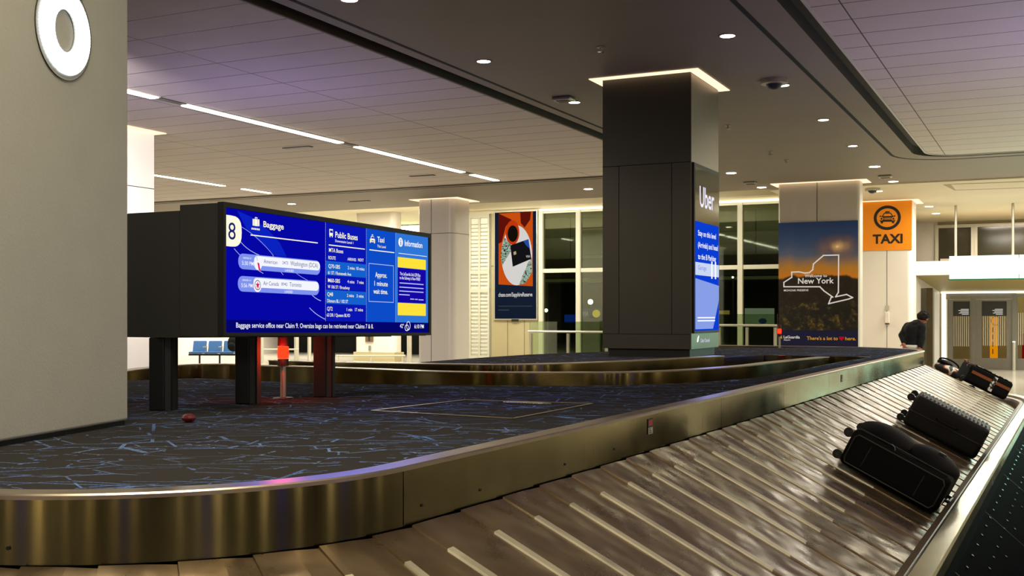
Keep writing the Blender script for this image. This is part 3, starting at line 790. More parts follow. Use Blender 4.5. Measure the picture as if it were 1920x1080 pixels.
def dot_mat():
    t = NT('white_led_dots'); e = t.n('ShaderNodeEmission'); e.inputs[0].default_value = (.93, 1, .98, 1)
    tc = t.n('ShaderNodeTexCoord'); sp = t.n('ShaderNodeSeparateXYZ'); t.l(tc.outputs['Object'], sp.inputs[0])
    fy = t.math('FRACT', t.math('MULTIPLY', sp.outputs[2], 70.)); fx = t.math('FRACT', t.math('MULTIPLY', sp.outputs[1], 75.))
    dy = t.math('ABSOLUTE', t.math('SUBTRACT', fy, .5)); dx = t.math('ABSOLUTE', t.math('SUBTRACT', fx, .5))
    on = t.math('LESS_THAN', t.math('MAXIMUM', t.math('MULTIPLY', dx, .7), dy), .34)
    t.l(t.math('MULTIPLY_ADD', on, 1.2, 1.0), e.inputs[1]); t.l(e.outputs[0], t.out.inputs[0]); return t.m
sA, tA = plN.st(68, 60); sB, tB = plN.st(166, 60); _, tTop = plN.st(118, -14); _, tBot = plN.st(120, 141)
c = ((sA+sB)/2, plN.st(117, 57)[1]); rx = (sB-sA)/2; ryb = c[1]-tBot
s1_, _ = plN.st(99, 57); s2_, _ = plN.st(137, 57); rxi = (s2_-s1_)/2
_, ti0 = plN.st(118, 97); ryi = c[1]-ti0
num = thing('lit_numeral', 'white glowing dotted numeral 8 on the grey column, top cut off', 'sign', plN.P(c[0], c[1]-ryb, .01))
def ell_ring(mbx, c, rx, ry, rxi, ryi, off, th=.0, n=48):
    o = [plN.P(c[0]+rx*cos(2*pi*i/n), c[1]+ry*sin(2*pi*i/n), off) for i in range(n)]
    q = [plN.P(c[0]+rxi*cos(2*pi*i/n), c[1]+ryi*sin(2*pi*i/n), off) for i in range(n)]
    mbx.add(o+q, [(i, (i+1) % n, n+(i+1) % n, n+i) for i in range(n)])
up = (c[0], c[1]+ryb*1.62)
b = MB(); ell_ring(b, c, rx+.012, ryb+.02, rxi, ryi, .004); ell_ring(b, up, rx*.92+.012, ryb*.88+.02, rxi*.95, ryi*.85, .004)
b.build('backing', pbr('grey_backing', 'a4a39c', .5), num)
b = MB()
n_ = 48
for cc, kx, ky in ((c, 1, 1), (up, .92, .88)):
    o = [(cc[0]+(rx*kx+.013)*cos(2*pi*i/n_), cc[1]+(ryb*ky+.021)*sin(2*pi*i/n_)) for i in range(n_+1)]
    for (x0, y0), (x1, y1) in zip(o, o[1:]):
        b.add([plN.P(x0, y0, 0), plN.P(x1, y1, 0), plN.P(x1, y1, .006), plN.P(x0, y0, .006)], [(0, 1, 2, 3)])
b.build('rim', 'housing', num)
b = MB(); ell_ring(b, c, rx, ryb, rxi, ryi, .010); ell_ring(b, up, rx*.92, ryb*.88, rxi*.95, ryi*.85, .0085)
b.build('led_face', dot_mat(), num)

# dark central column with its advertising screen
YC = 13.9
pc = py(1295, 600, YC); rc, ac = ra(pc)
kL = (1129-CX)/F; rl, _ = on_a(1130, ac)
kR = (1346-CX)/F
# depth along a until image column 1346
dd = 0
lo, hi = 0., 4.
for _ in range(40):
    mid = (lo+hi)/2; q = G(rc, ac+mid); 
    if q.x/q.y < kR: lo = mid
    else: hi = mid
dd = lo
zb = z_at(655, YC); zs = z_at(303, YC)
t = thing('column', 'dark bronze square column carrying the blue advertising screen', 'column', G((rl+rc)/2, ac+dd/2, ZD), None, YAW, 'structure')
MB().rbox(rl, rc, ac, ac+dd, zb, ZC+.0-.002).build('cladding', 'dark_panel', t)
MB().rbox(rl+.06, rc-.03, ac+.06, ac+dd-.06, ZD+.001, zb-.001).build('plinth', 'housing', t)
m = MB()
m.rbox(rc+.0005, rc+.008, ac+.002, ac+dd, zb, zs-.004); m.rbox(rc+.0005, rc+.008, ac+.002, ac+dd, zs+.004, ZC-.03)
m.build('side_panel', 'side_panel', t)
m = MB()
for u in (1160.5, 1259.5):
    r, _ = on_a(u, ac); m.rbox(r-.004, r+.004, ac-.002, ac+.003, z_at(627, YC), zs)
m.rbox(rl-.002, rc, ac-.002, ac+.003, zs-.004, zs+.004); m.rbox(rl-.002, rc, ac-.002, ac+.003, z_at(627, YC)-.003, z_at(627, YC)+.003)
m.build('joint', 'black', t)
MB().rbox(rl-.14, rc+.13, ac-.13, ac+dd+.12, ZC-.013, ZC-.004).build('cove_light', 'cove', t)
plC = Pl(G(rc+.0085, ac, 0), AV)
ad = thing('advertising_screen', 'tall blue digital advertising screen on the dark column side', 'screen', plC.px(1320, 625))
def pquad(pl, pts, name, mat, par, off):
    b = MB(); b.poly([pl.px(u, v, off) for u, v in pts]); return b.build(name, mat, par)
s0, tb = plC.st(1297.5, 625); s1, _ = plC.st(1344.5, 618); _, tt = plC.st(1297.5, 304)
b = MB(); b.box(plC.P(s0, tb, 0), plC.ex*(s1-s0), plC.n*.03, ZV*(tt-tb)); b.build('frame', 'bezel', ad, bevel=.004)
e0, e1 = s0+.03, s1-.035
_, tsp = plC.st(1299, 414)
b = MB(); rect(b, plC, e0, e1, tsp, tt-.05, .032); b.build('mirror_panel', pbr('smoked_mirror', '5f5b45', .08, metal=.9), ad)
SB = glow('ad_blue', '0a3fd6', .95); SL = glow('ad_pale_blue', '8fa6f2', .9); SW = glow('ad_white', 'f2f6ff', 1.1); SP = glow('ad_band', 'cfdcf8', .95)
b = MB(); rect(b, plC, e0, e1, tb+.03, tsp, .032); scr = b.build('display', SB, ad)
h = tsp-tb
b = MB(); b.poly([plC.P(e0, tb+.05, .034), plC.P(e0+(e1-e0)*.74, tb+.05, .034), plC.P(e1, tb+h*.3, .034), plC.P(e1, tb+h*.44, .034), plC.P(e0, tb+h*.49, .034)]); b.build('pale_field', SL, scr)
b = MB(); rect(b, plC, e0, e1, tb+h*.52, tb+h*.635, .034); b.build('white_band', SP, scr)
b = MB()
for k_ in range(2):
    rect(b, plC, e0+.04+(e1-e0)*.62+k_*.17, e0+.10+(e1-e0)*.62+k_*.17, tb+h*.50, tb+h*.66, .0355)
b.build('building_shape', SW, scr)
w_ = e1-e0
for i, s in enumerate(('Stay on this level', '(Arrivals) and head', 'to the B Parking')):
    b = MB(); text_on(b, plC, s, e0+w_*.10, e0+w_*(.86, .95, .86)[i], tb+h*(.875-.105*i), h*.048, .036, .012); b.build('headline_text', SW, scr)
b = MB(); text_on(b, plC, 'Garage', e0+w_*.10, e0+w_*.45, tb+h*.57, h*.04, .036, .012); b.build('headline_text', SL, scr)
b = MB()
for i in range(2): rect(b, plC, e0+w_*.08, e0+w_*.82, tb+h*(.105+.028*i), tb+h*(.116+.028*i), .036)
b.build('small_print', SW, scr)
b = MB(); sU0, tU = plC.st(1307, 387); sU1, _ = plC.st(1334, 380); _, tU1 = plC.st(1307, 349)
text_on(b, plC, 'Uber', sU0, sU1, tU, tU1-tU, .036, .01); b.build('brand_lettering', glow('uber_white', 'f4f0ff', 1.0), ad)
b = MB(); sU0, tU = plC.st(1313, 642); sU1, _ = plC.st(1330, 638); text_on(b, plC, 'Clear Channel', sU0, sU1, tU, .045, .004, .012)
tag(b.build('owner_plate', glow('owner_white', 'e6e9ff', .8)), 'small white lettering on the column below the blue screen', 'lettering')
b = MB(); sU0, tU = plC.st(1306.5, 642); b.poly([plC.P(sU0, tU, .004), plC.P(sU0+.05, tU+.01, .004), plC.P(sU0+.09, tU+.09, .004), plC.P(sU0+.03, tU+.06, .004)])
b.build('emblem', 'led', bpy.data.objects['owner_plate'])

# ================================================================== FLIGHT DISPLAY BOARD
Y1, Y2 = 5.9, 7.82
BL, BR = py(413, 630, Y1), py(803, 628.5, Y2)
TL, TR = py(419, 378, Y1), py(808, 438.5, Y2)
BL.x = TL.x = (BL.x+TL.x)/2; 
BR.x = TR.x = (BR.x+TR.x)/2
ex = (BR-BL); LB = ex.length; exn = ex.normalized(); HB = TL.z-BL.z
plS = Pl(BL, ex)
back = -Vector((plS.n.x, plS.n.y, 0)).normalized()
bd = thing('flight_display_board', 'wide dark housed display board with blue baggage and bus information on three posts', 'display board', Vector((*((BL+BR)/2)[:2], ZD)))
def sbox(s0, s1, t0, t1, d0, d1):
    m = MB(); o = plS.P(s0, t0)+back*d0; return m.box(o, exn*(s1-s0), back*(d1-d0), ZV*(t1-t0))
sbox(.012, LB-.0, -.004, HB-.004, .03, .30).build('front_housing', 'housing', bd)
sbox(.012, LB-.02, -.012, HB-.034, .302, .74).build('rear_housing', 'housing', bd)
# posts seen under the board
for u0, u1, v in ((265, 311, 773), (440, 482, 758), (587, 624, 745)):
    pc_ = pz((u0+u1)/2, v, ZD); w = (u1-u0)/F*pc_.y
    if u0 < 300: pc_ = pc_+exn*.10-Vector((.035, 0, 0))
    top = BL.z-.013 if u0 < 300 else BL.z+.0
    m = MB(); x_ = Vector((1, 0, 0)); hw = w*.98
    o = pc_-x_*hw/2; side = Vector((.0, 1, 0))*.11
    m.box(Vector((o.x, o.y, ZD+.001)), x_*hw*.64, side, ZV*(top-ZD)); po = m.build('post', 'post', bd, bevel=.006)
    m = MB(); m.box(Vector((o.x+hw*.645, o.y+.012, ZD+.001)), x_*hw*.27, side*.85, ZV*(top-ZD)); m.build('side_channel', 'post_side', po)
    m = MB(); m.box(Vector((o.x+hw*.92, o.y+.004, ZD+.001)), x_*hw*.08, side*.9, ZV*(top-ZD)); m.build('edge_strip', 'black', po)
# bezel frame and picture
bz_ = .030
m = MB()
for a in ((0, LB, 0, .018), (0, LB, HB-.028, HB), (0, .020, .018, HB-.028), (LB-.024, LB, .018, HB-.028)):
    o = plS.P(a[0], a[2])-back*.012; m.box(o, exn*(a[1]-a[0]), back*.041, ZV*(a[3]-a[2]))
m.build('bezel', 'bezel', bd)
def S(cx, cy): return plS.st(400+cx/3.857, 370+cy/3.857)
def emt(name, c, s=1.): return glow('screen_'+name, c, s)
X = {k: emt(k, c) for k, c in dict(deep='0606a4', navy='04046e', bus='0a16b4', row='1460cc', row2='0a12aa', taxi='0c4cc8', info='2f76d6', cream='fffbe0', white='f4f6ff', pill='7f92ee', pale='b8c6f6', ink='1c2468', grey='6a7088', red='e0144c', yellow='ffe23a', yel2='fff2b0', indigo='1606a4', swoosh='2e62e0').items()}
s0, t0 = S(55, 980); s1, _ = S(1535, 978); _, t1 = S(80, 70)
s0, s1, t0, t1 = .0195, LB-.023, .0175, HB-.0275
b = MB(); rect(b, plS, s0, s1, t0, t1, .0); scrn = b.build('screen', X['deep'], bd)
def panel(x0, x1, ya, yb, mat, name, par=None, off=.002):   # crop columns at mid-height, full-height fields between crop rows measured at left edge
    sa = S(x0, 560)[0]; sb = S(x1, 560)[0]; b = MB()
    rect(b, plS, sa, sb, t0 if ya is None else ya, t1 if yb is None else yb, off)
    return b.build(name, mat, par or scrn)
tbar = S(60, 884)[1]
xa, xb, xc = S(808, 560)[0], S(1103, 560)[0], S(1315, 560)[0]
def fld(sa, sb, ta, tb_, mat, name, par, off=.002):
    b = MB(); rect(b, plS, sa, sb, ta, tb_, off); return b.build(name, mat, par)
# swooping light trails (flat graphics of the background picture)
b = MB()
def arc_px(pts, w):
    q = [S(*p) for p in pts]; r = [q[0]]
    for a, c, d in zip(q[::2], q[1::2], q[2::2]):
        for i in range(1, 9):
            k = i/8; r.append(((1-k)**2*a[0]+2*k*(1-k)*c[0]+k*k*d[0], (1-k)**2*a[1]+2*k*(1-k)*c[1]+k*k*d[1]))
    stroke(b, plS, r, w, .0015)
arc_px(((195, 320), (240, 380), (330, 418)), .0035); arc_px(((150, 372), (230, 470), (358, 550)), .003)
arc_px(((430, 420), (470, 520), (503, 560)), .003); arc_px(((575, 530), (620, 570), (680, 600)), .002)
arc_px(((712, 706), (740, 735), (775, 748)), .004); arc_px(((695, 800), (750, 860), (822, 887)), .004)
arc_px(((205, 215), (330, 290), (432, 420)), .0022)
b.build('light_trail', X['pale'], scrn)
b = MB(); b.poly([plS.P(*S(*p), .001) for p in ((170, 95), (290, 150), (400, 240), (480, 330), (530, 430), (440, 420), (330, 320), (240, 230))]); b.build('swoosh', emt('swoosh2', '0a22c0'), scrn)
# claim badge
q = [S(72, 124), S(150, 128)]
cb = [S(76, 124), S(70, 350)]
sr = S(203, 220)[0]; tb0, tb1 = S(70, 350)[1], S(76, 124)[1]; rr = (tb1-tb0)*.46
b = MB(); pts = [plS.P(s0, tb0, .002)]
kx = (sr-s0)*.62
for i in range(13):
    a = -pi/2+pi*i/12; sg_ = lambda q: (1 if q > 0 else -1)*abs(q)**.7
    pts.append(plS.P(sr-kx+kx*sg_(cos(a)+1e-9), (tb0+tb1)/2+(tb1-tb0)/2*sg_(sin(a)), .002))
pts.append(plS.P(s0, tb1, .002)); b.poly(pts); bdg = b.build('claim_badge', X['cream'], scrn)
b = MB(); text_px(b, plS, '8', (400+104/3.857, 370+302/3.857), 400+157/3.857, 122/3.857, .004, .0); b.build('claim_number', X['ink'], bdg)
# suitcase icon
b = MB()
def rpx(x0, y0, x1, y1, off=.003):
    a, c_ = S(x0, y1), S(x1, y0+(y1-y0)*0); rect(b, plS, a[0], S(x1, y1)[0], S(x0, y1)[1], S(x0, y0)[1], off)
rpx(281, 156, 290, 204); rpx(292, 156, 318, 206); rpx(320, 159, 330, 208); rpx(298, 146, 303, 156); rpx(310, 147, 315, 157); rpx(298, 143, 315, 148)
for i in range(5): rpx(273+12.5*i, 219+i*1.6, 282+12.5*i, 232+i*1.6)
b.build('suitcase_icon', X['cream'], scrn)
def txt(name, items, mat, par=None, bold=.006, off=.004):
    for s, x, y, x1, cap in items:
        b = MB(); text_px(b, plS, s, (400+x/3.857, 370+y/3.857), 400+x1/3.857, cap/3.857, off, bold)
        b.build(name, mat, par or scrn)
txt('heading_text', [('Baggage', 358, 214, 505, 42)], X['cream'], bold=.016)
def line_px(x0, y0, x1, mat, name, w=.006, par=None):
    b = MB(); a = S(x0, y0); e = S(x1, y0)[0]; rect(b, plS, a[0], e, a[1]-w/2, a[1]+w/2, .0035); return b.build(name, mat, par or scrn)
line_px(266, 272, 752, X['cream'], 'rule_line')
for i, (y0, y1, w0, w1) in enumerate(((404, 517, 416, 490), (567, 680, 577, 656))):
    sa, sb = S(178-i*3, (y0+y1)/2)[0], S(771-i*8, 560)[0]; ta, tb_ = S(182, y1)[1], S(182, y0)[1]; rr = (tb_-ta)*.46
    b = MB(); rrect(b, plS, sa, sb, ta, tb_, rr, .0022); row = b.build('flight_row', X['pill'], scrn)
    ba = S(292-i*5, 480)[0]; h_ = tb_-ta
    b = MB(); rrect(b, plS, ba, sb-.004, ta+h_*.31, tb_-h_*.06, h_*.31, .003); b.build('white_field', X['white'], row)
    cx_, ct = S(320-i*4, 480)[0], ta+h_*.47; rx_ = (S(350, 480)[0]-S(290, 480)[0])/2
    b = MB(); ellipse(b, plS, (cx_, ct), rx_, h_*.46, .0034); lg = b.build('airline_roundel', X['white'], row)
    if i == 0:
        b = MB(); b.poly([plS.P(cx_+x, ct+y, .0045) for x, y in ((-.008, .004), (.008, .0), (.020, -.045), (.004, -.037))]); b.build('tail_mark', X['red'], lg)
        b = MB(); b.poly([plS.P(cx_+x, ct+y, .0045) for x, y in ((-.020, .04), (-.014, .042), (-.003, .010), (-.009, .012))]); b.build('tail_mark', X['pale'], lg)
    else:
        b = MB(); ring(b, plS, (cx_, ct), rx_*.72, h_*.33, .004, .0044); b.build('ring_mark', X['ink'], lg)
        b = MB(); pts = []
        for k in range(10):
            r_ = (1, .42)[k % 2]; a = pi/2+k*pi/5; pts.append(plS.P(cx_+rx_*.56*r_*cos(a), ct+h_*.25*r_*sin(a), .0048))
        b.poly(pts); b.poly([plS.P(cx_+x, ct+y, .0048) for x, y in ((-.002, -.01), (.002, -.01), (.002, -h_*.30), (-.002, -h_*.30))]); b.build('leaf_mark', X['red'], lg)
    if i == 0:
        txt('time_text', [('ARRIVED AT', 210, 443, 273, 12), ('5:30 PM', 203, 488, 287, 28)], X['white'], row)
        txt('flight_text', [('American', 360, 476, 460, 28), ('2473', 495, 483, 537, 22), ('Washington (DCA)', 553, 492, 752, 32)], X['grey'], row, .004)
        txt('status_text', [('LANDED', 515, 536, 578, 17)], X['white'], row)
    else:
        txt('time_text', [('ARRIVED AT', 205, 604, 270, 12), ('5:56 PM', 198, 649, 280, 28)], X['white'], row)
        txt('flight_text', [('Air Canada', 357, 634, 470, 28), ('8942', 488, 638, 532, 22), ('Toronto', 547, 644, 634, 30)], X['grey'], row, .004)
        txt('status_text', [('LANDED', 512, 690, 570, 17)], X['white'], row)
# bus column
bus = fld(xa, xb, tbar, t1, X['bus'], 'bus_field', scrn)
fld(xb, xc, tbar, t1, X['taxi'], 'taxi_field', scrn); fld(xc, s1, tbar, t1, X['info'], 'information_field', scrn)
for ya, yb in ((458, 560), (668, 768)):
    fld(xa+.004, xb-.004, S(812, yb)[1], S(812, ya)[1], X['row'], 'timetable_row', bus, .003)
for sx in (xa, xb, xc):
    b = MB(); n = 64
    for k in range(n):
        tt_ = tbar+(t1-tbar)*(k+.25)/n; rect(b, plS, sx-.0018, sx+.0018, tt_, tt_+(t1-tbar)/n*.5, .0035)
    b.build('dotted_divider', X['pale'], scrn)
txt('heading_text', [('Public Buses', 878, 290, 1040, 42)], X['cream'], bold=.016)
txt('sub_heading_text', [('Downstairs Level 1', 878, 323, 1008, 18)], X['cream'])
line_px(831, 344, 1092, X['cream'], 'rule_line')
txt('timetable_text', [('MTA Buses', 832, 394, 935, 28), ('ROUTE', 828, 447, 880, 24), ('ARRIVES', 966, 456, 1028, 20), ('NEXT', 1042, 461, 1083, 20),
  ('Q70-SBS', 828, 510, 912, 27), ('2 mins', 968, 520, 1018, 22), ('10 mins', 1030, 525, 1088, 22), ('61 ST / Roosevelt Ave', 825, 555, 992, 23),
  ('M60-SBS', 825, 613, 912, 27), ('4 mins', 966, 620, 1016, 22), ('7 mins', 1036, 624, 1083, 22), ('W 106 ST / Broadway', 823, 657, 982, 23),
  ('Q48', 820, 713, 861, 27), ('2 mins', 962, 720, 1012, 22), ('3 mins', 1032, 724, 1082, 22), ('Ditmars BL / 102 ST', 820, 759, 970, 23),
  ('Q72', 818, 818, 858, 27), ('1 min', 960, 822, 1000, 22), ('17 mins', 1020, 823, 1078, 22), ('63 DR / Queens BLVD', 816, 862, 984, 23)], X['cream'], bus, .008, .0045)
b = MB(); rpx(836, 228, 862, 276); b.build('bus_icon', X['cream'], scrn)
b = MB(); rpx(839, 238, 859, 256, .0045); b.build('bus_window', X['bus'], bpy.data.objects['bus_icon'])
b = MB(); rpx(838, 276, 844, 288); rpx(854, 276, 860, 288); b.build('bus_wheel', X['cream'], bpy.data.objects['bus_icon'])
# taxi column
txt('heading_text', [('Taxi', 1182, 322, 1233, 38)], X['cream'], bold=.016)
txt('sub_heading_text', [('This Level', 1182, 362, 1243, 19)], X['cream'])
line_px(1125, 379, 1306, X['cream'], 'rule_line')
b = MB(); b.poly([plS.P(*S(*p), .003) for p in ((1129, 322), (1129, 303), (1135, 296), (1139, 279), (1157, 282), (1161, 299), (1167, 307), (1167, 326))])
rpx(1143, 268, 1153, 275); rpx(1130, 321, 1136, 329); rpx(1160, 325, 1166, 333); tic = b.build('taxi_icon', X['cream'], scrn)
b = MB(); b.poly([plS.P(*S(*p), .0045) for p in ((1137, 297), (1141, 284), (1155, 286), (1159, 300))]); rpx(1140, 311, 1156, 317, .0045); b.build('taxi_window', X['taxi'], tic)
for x_ in (1134, 1162): b = MB(); ellipse(b, plS, S(x_, 310+(x_-1134)*.12), .006, .011, .0045, 12); b.build('taxi_light', X['yellow'], tic)
ba, bb = S(1122, 600)[0], S(1299, 600)[0]; ta, tb_ = S(1115, 752)[1], S(1125, 478)[1]
b = MB(); stroke(b, plS, [(ba, ta), (bb, ta), (bb, tb_), (ba, tb_), (ba, ta)], .004, .0035); b.build('box_outline', X['pale'], scrn)
txt('wait_text', [('Approx.', 1167, 576, 1252, 36), ('1 minute', 1161, 638, 1258, 34), ('wait time.', 1154, 695, 1258, 34)], X['cream'], bold=.014)
# information column
b = MB(); c_ = S(1352, 325); ellipse(b, plS, c_, .028, .030, .003); ic = b.build('info_icon', X['white'], scrn)
b = MB(); rect(b, plS, c_[0]-.005, c_[0]+.005, c_[1]-.02, c_[1]+.005, .0045); ellipse(b, plS, (c_[0], c_[1]+.014), .006, .006, .0045, 12); b.build('info_letter', X['info'], ic)
txt('heading_text', [('Information', 1380, 350, 1508, 40)], X['white'], bold=.02)
line_px(1336, 404, 1541, X['white'], 'rule_line', .004)
ia, ib = S(1331, 600)[0], S(1534, 600)[0]
fld(ia, ib, S(1334, 505)[1], S(1336, 431)[1], X['yellow'], 'yellow_field', scrn, .003)
fld(ia, ib, S(1323, 852)[1], S(1326, 762)[1], X['yellow'], 'yellow_field', scrn, .003)
nt = fld(ia, ib, S(1326, 759)[1], S(1334, 508)[1], X['indigo'], 'notice_field', scrn, .003)
txt('notice_text', [('The LaGuardia Link Q70 Bus', 1345, 562, 1494, 22), ('to the Subway is Now FREE!', 1343, 591, 1492, 22)], X['white'], nt, .008)
b = MB()
for x0, y0, x1 in ((1343, 622, 1516), (1341, 652, 1516), (1340, 680, 1516), (1339, 706, 1416), (1420, 739, 1448), (1454, 741, 1474), (1480, 744, 1516)): rpx(x0, y0-7, x1, y0, .0045)
b.build('small_print', X['pale'], nt)
bar = fld(s0, s1, t0, tbar, X['navy'], 'bottom_bar', scrn, .003)
txt('message_text', [('Baggage service office near Claim 9. Oversize bags can be retrieved near Claims 7 & 8.', 160, 942, 1153, 36)], X['white'], bar, .006, .0045)
txt('weather_text', [('42°', 1345, 944, 1374, 28), ('6:10 PM', 1450, 947, 1518, 28)], X['white'], bar, .01, .0045)
b = MB(); cc = S(1402, 935); ring(b, plS, (cc[0]-.012, cc[1]-.008), .026, .022, .005, .0045); ring(b, plS, (cc[0]+.008, cc[1]+.006), .026, .03, .005, .0045)
b.build('cloud_icon', X['white'], bar)
# the glow of the board on its surroundings
def area(p, d, sx, sy, power, col, spread=pi):
    l = bpy.data.lights.new('area_lamp', 'AREA'); l.shape = 'RECTANGLE'; l.size = sx; l.size_y = sy; l.energy = power; l.color = col; l.spread = spread
    o = bpy.data.objects.new('area_lamp', l); COL.objects.link(o); o.location = p
    o.rotation_euler = Vector(d).to_track_quat('-Z', 'Y').to_euler(); return o

# ------------------------------------------------------------------ beacons, red scrap
def beacon(label, p, h, lit=True, s=1.):
    t = thing('warning_beacon', label, 'beacon', p, 'red beacons on posts' if False else None)
    MB().lathe(p, [(.0005, .012), (.06*s, .010), (.065*s, .004), (.065*s, .0005)], 20).build('base_plate', 'post', t)
    MB().cyl(p+ZV*.0125, p+ZV*(h-.17), .018*s, 16).build('pole', 'alu', t)
    z = p+ZV*(h-.169)
    MB().lathe(z, [(.0005, 0), (.034*s, .001), (.034*s, .045), (.0005, .046)], 20).build('collar', 'post', t)
    MB().lathe(z+ZV*.047, [(.0005, 0), (.034*s, .001), (.036*s, .03), (.034*s, .075), (.0005, .078)], 20).build('lens', glow('beacon_red', 'ff2a10', 3.2), t, smooth=False)
    MB().lathe(z+ZV*.126, [(.0005, 0), (.034*s, .001), (.034*s, .06), (.0005, .062)], 20).build('cap', pbr('dark_red_cap', '3a0808', .4), t)
    l = bpy.data.lights.new('beacon_lamp', 'POINT'); l.energy = 7. if s >= 1 else 1.; l.color = (1, .06, .02); l.shadow_soft_size = .04
    o = bpy.data.objects.new('beacon_lamp', l); COL.objects.link(o); o.location = p+ZV*(h-.08)+Vector((0, -.05, 0))
    return t
pb_ = pz(531, 748, ZD+.0005); pb_.z = ZD+.0005
beacon('lit red beacon on a grey post below the flight display', pb_, 1.474-ZD)
pb2 = py(1461.5, 652, 17.6); pb2.z = ZD+.0005
beacon('small lit red beacon beside the landscape poster', pb2, .36, s=.85)
p = pz(354, 792, ZD)
MB().ball(p+ZV*.022, .035, .03, .022, n=9, m=6).build('red_scrap', pbr('dark_red_plastic', '5a0d12', .5, bump=.5, bscale=40))
tag(bpy.data.objects['red_scrap'], 'small dark red scrap lying on the dark carpet', 'scrap')

# ================================================================== POSTERS AND WRAPS
# landscape poster on the white column
p1 = py(1611, 600, 25.0); _, aNY = ra(p1)
plP = Pl(G(-8, aNY-.012, 0), RV)
sa, ta = plP.st(1460, 653); sb, tb_ = plP.st(1609, 413)
def landscape():
    t = NT('sunset_landscape_print'); b = t.n('ShaderNodeBsdfPrincipled', i_Roughness=.35); t.l(b.outputs[0], t.out.inputs[0])
    tc = t.n('ShaderNodeTexCoord'); sp = t.n('ShaderNodeSeparateXYZ'); t.l(tc.outputs['Generated'], sp.inputs[0])
    nz = t.n('ShaderNodeTexNoise', i_Scale=3.4, i_Detail=3., i_Distortion=.2); t.l(tc.outputs['Generated'], nz.inputs['Vector'])
    z = t.math('ADD', sp.outputs[2], t.math('MULTIPLY_ADD', nz.outputs[0], .10, -.05))
    sky = t.ramp(z, [(.0, '120c06'), (.54, '1a1206'), (.56, '2a1c08'), (.575, 'b06a10'), (.64, '9a6a24'), (.74, '4a5260'), (.86, '2c3f5c'), (1, '1b2c4c')])
    mp = t.n('ShaderNodeMapping'); mp.inputs['Scale'].default_value = (11, 1, 19); t.l(tc.outputs['Generated'], mp.inputs[0])
    n2 = t.n('ShaderNodeTexNoise', i_Scale=.8, i_Detail=8., i_Roughness=.8); t.l(mp.outputs[0], n2.inputs['Vector'])
    leaf = t.ramp(n2.outputs[0], [(.0, '080704'), (.50, '100e07'), (.58, '3a3010'), (.68, '7a6018'), (.8, '9a7a34')])
    low = t.math('MULTIPLY', t.math('LESS_THAN', t.math('ADD', sp.outputs[2], t.math('MULTIPLY', nz.outputs[0], .25)), .46), .95)
    mid = t.math('MULTIPLY', t.math('LESS_THAN', z, .555), .28)
    c = t.mix(t.math('MAXIMUM', low, mid), sky, leaf)
    dx = t.math('SUBTRACT', sp.outputs[0], .74); dz = t.math('SUBTRACT', sp.outputs[2], .80)
    d = t.math('SQRT', t.math('ADD', t.math('MULTIPLY', t.math('MULTIPLY', dx, dx), .8), t.math('MULTIPLY', t.math('MULTIPLY', dz, dz), 6.)))
    d = t.math('ADD', d, t.math('MULTIPLY_ADD', nz.outputs[0], .30, -.13))
    sun = t.ramp(d, [(0, 'ffe9b8'), (.05, 'e0b060'), (.16, '8a5a20'), (.34, '000000')])
    sf = t.ramp(d, [(0, 'ffffff'), (.06, 'd0d0d0'), (.36, '000000')])
    k = t.math('MULTIPLY', sf, t.math('GREATER_THAN', z, .56))
    col = t.mix(k, c, sun)
    t.l(col, b.inputs['Base Color']); t.l(col, b.inputs['Emission Color']); b.inputs['Emission Strength'].default_value = .45
    return t.m
post = thing('landscape_poster', 'tall New York sunset landscape poster on the white column', 'poster', plP.P((sa+sb)/2, ta))
b = MB(); b.box(plP.P(sa, ta, 0), plP.ex*(sb-sa), plP.n*.012, ZV*(tb_-ta)); b.build('picture', landscape(), post)
_, tn = plP.st(1500, 619)
b = MB(); rect(b, plP, sa, sb, ta, tn, .016); nb = b.build('navy_band', pbr('navy_print', '0a0f33', .4, emit=.25), post)
def C3(cx, cy): return (1460+cx/4.154, 400+cy/4.154)
PW = glow('poster_white', 'e6ddd2', .8); PO = glow('poster_gold', 'd99a2a', .75)
b = MB(); stroke(b, plP, [plP.st(*C3(x, y)) for x, y in ((42, 572), (42, 538), (104, 498), (102, 458), (160, 456), (205, 466), (240, 462), (266, 440), (272, 395), (350, 328), (468, 325), (466, 615), (445, 650), (530, 632), (577, 656), (545, 668), (390, 704), (410, 655), (422, 652), (355, 605), (322, 572), (42, 572))], .027, .018); b.build('state_outline', PW, post)
def tP(name, items, mat, par, bold=.01):
    for s, x, y, x1, cap in items:
        b = MB(); u, v = C3(x, y); text_px(b, plP, s, (u, v), C3(x1, y)[0], cap/4.154, .019, bold); b.build(name, mat, par)
tP('welcome_text', [('Welcome to', 204, 498, 378, 22), ('New York', 152, 548, 431, 42)], PW, post, .016)
tP('caption_text', [('MOHONK PRESERVE', 42, 608, 233, 15)], PW, post)
tP('airport_text', [('LaGuardia', 40, 973, 166, 20), ('Airport', 40, 990, 92, 10)], PW, nb, .02)
tP('slogan_text', [("There's a lot to", 220, 985, 462, 26), ('here.', 520, 988, 603, 26)], PO, nb, .014)
b = MB(); hc = plP.st(*C3(491, 974)); pts = []
for i in range(28):
    t_ = 2*pi*i/28; x = 16*sin(t_)**3; y = 13*cos(t_)-5*cos(2*t_)-2*cos(3*t_)-cos(4*t_)
    pts.append(plP.P(hc[0]+x*.0036, hc[1]+y*.0036, .019))
b.poly(pts); b.build('heart_mark', glow('heart_red', 'b0161c', .8), nb)
b = MB(); b.poly([plP.P(*plP.st(*C3(x, y)), .019) for x, y in ((10, 965), (27, 952), (27, 980), (20, 972))]); b.build('airport_mark', PO, nb)
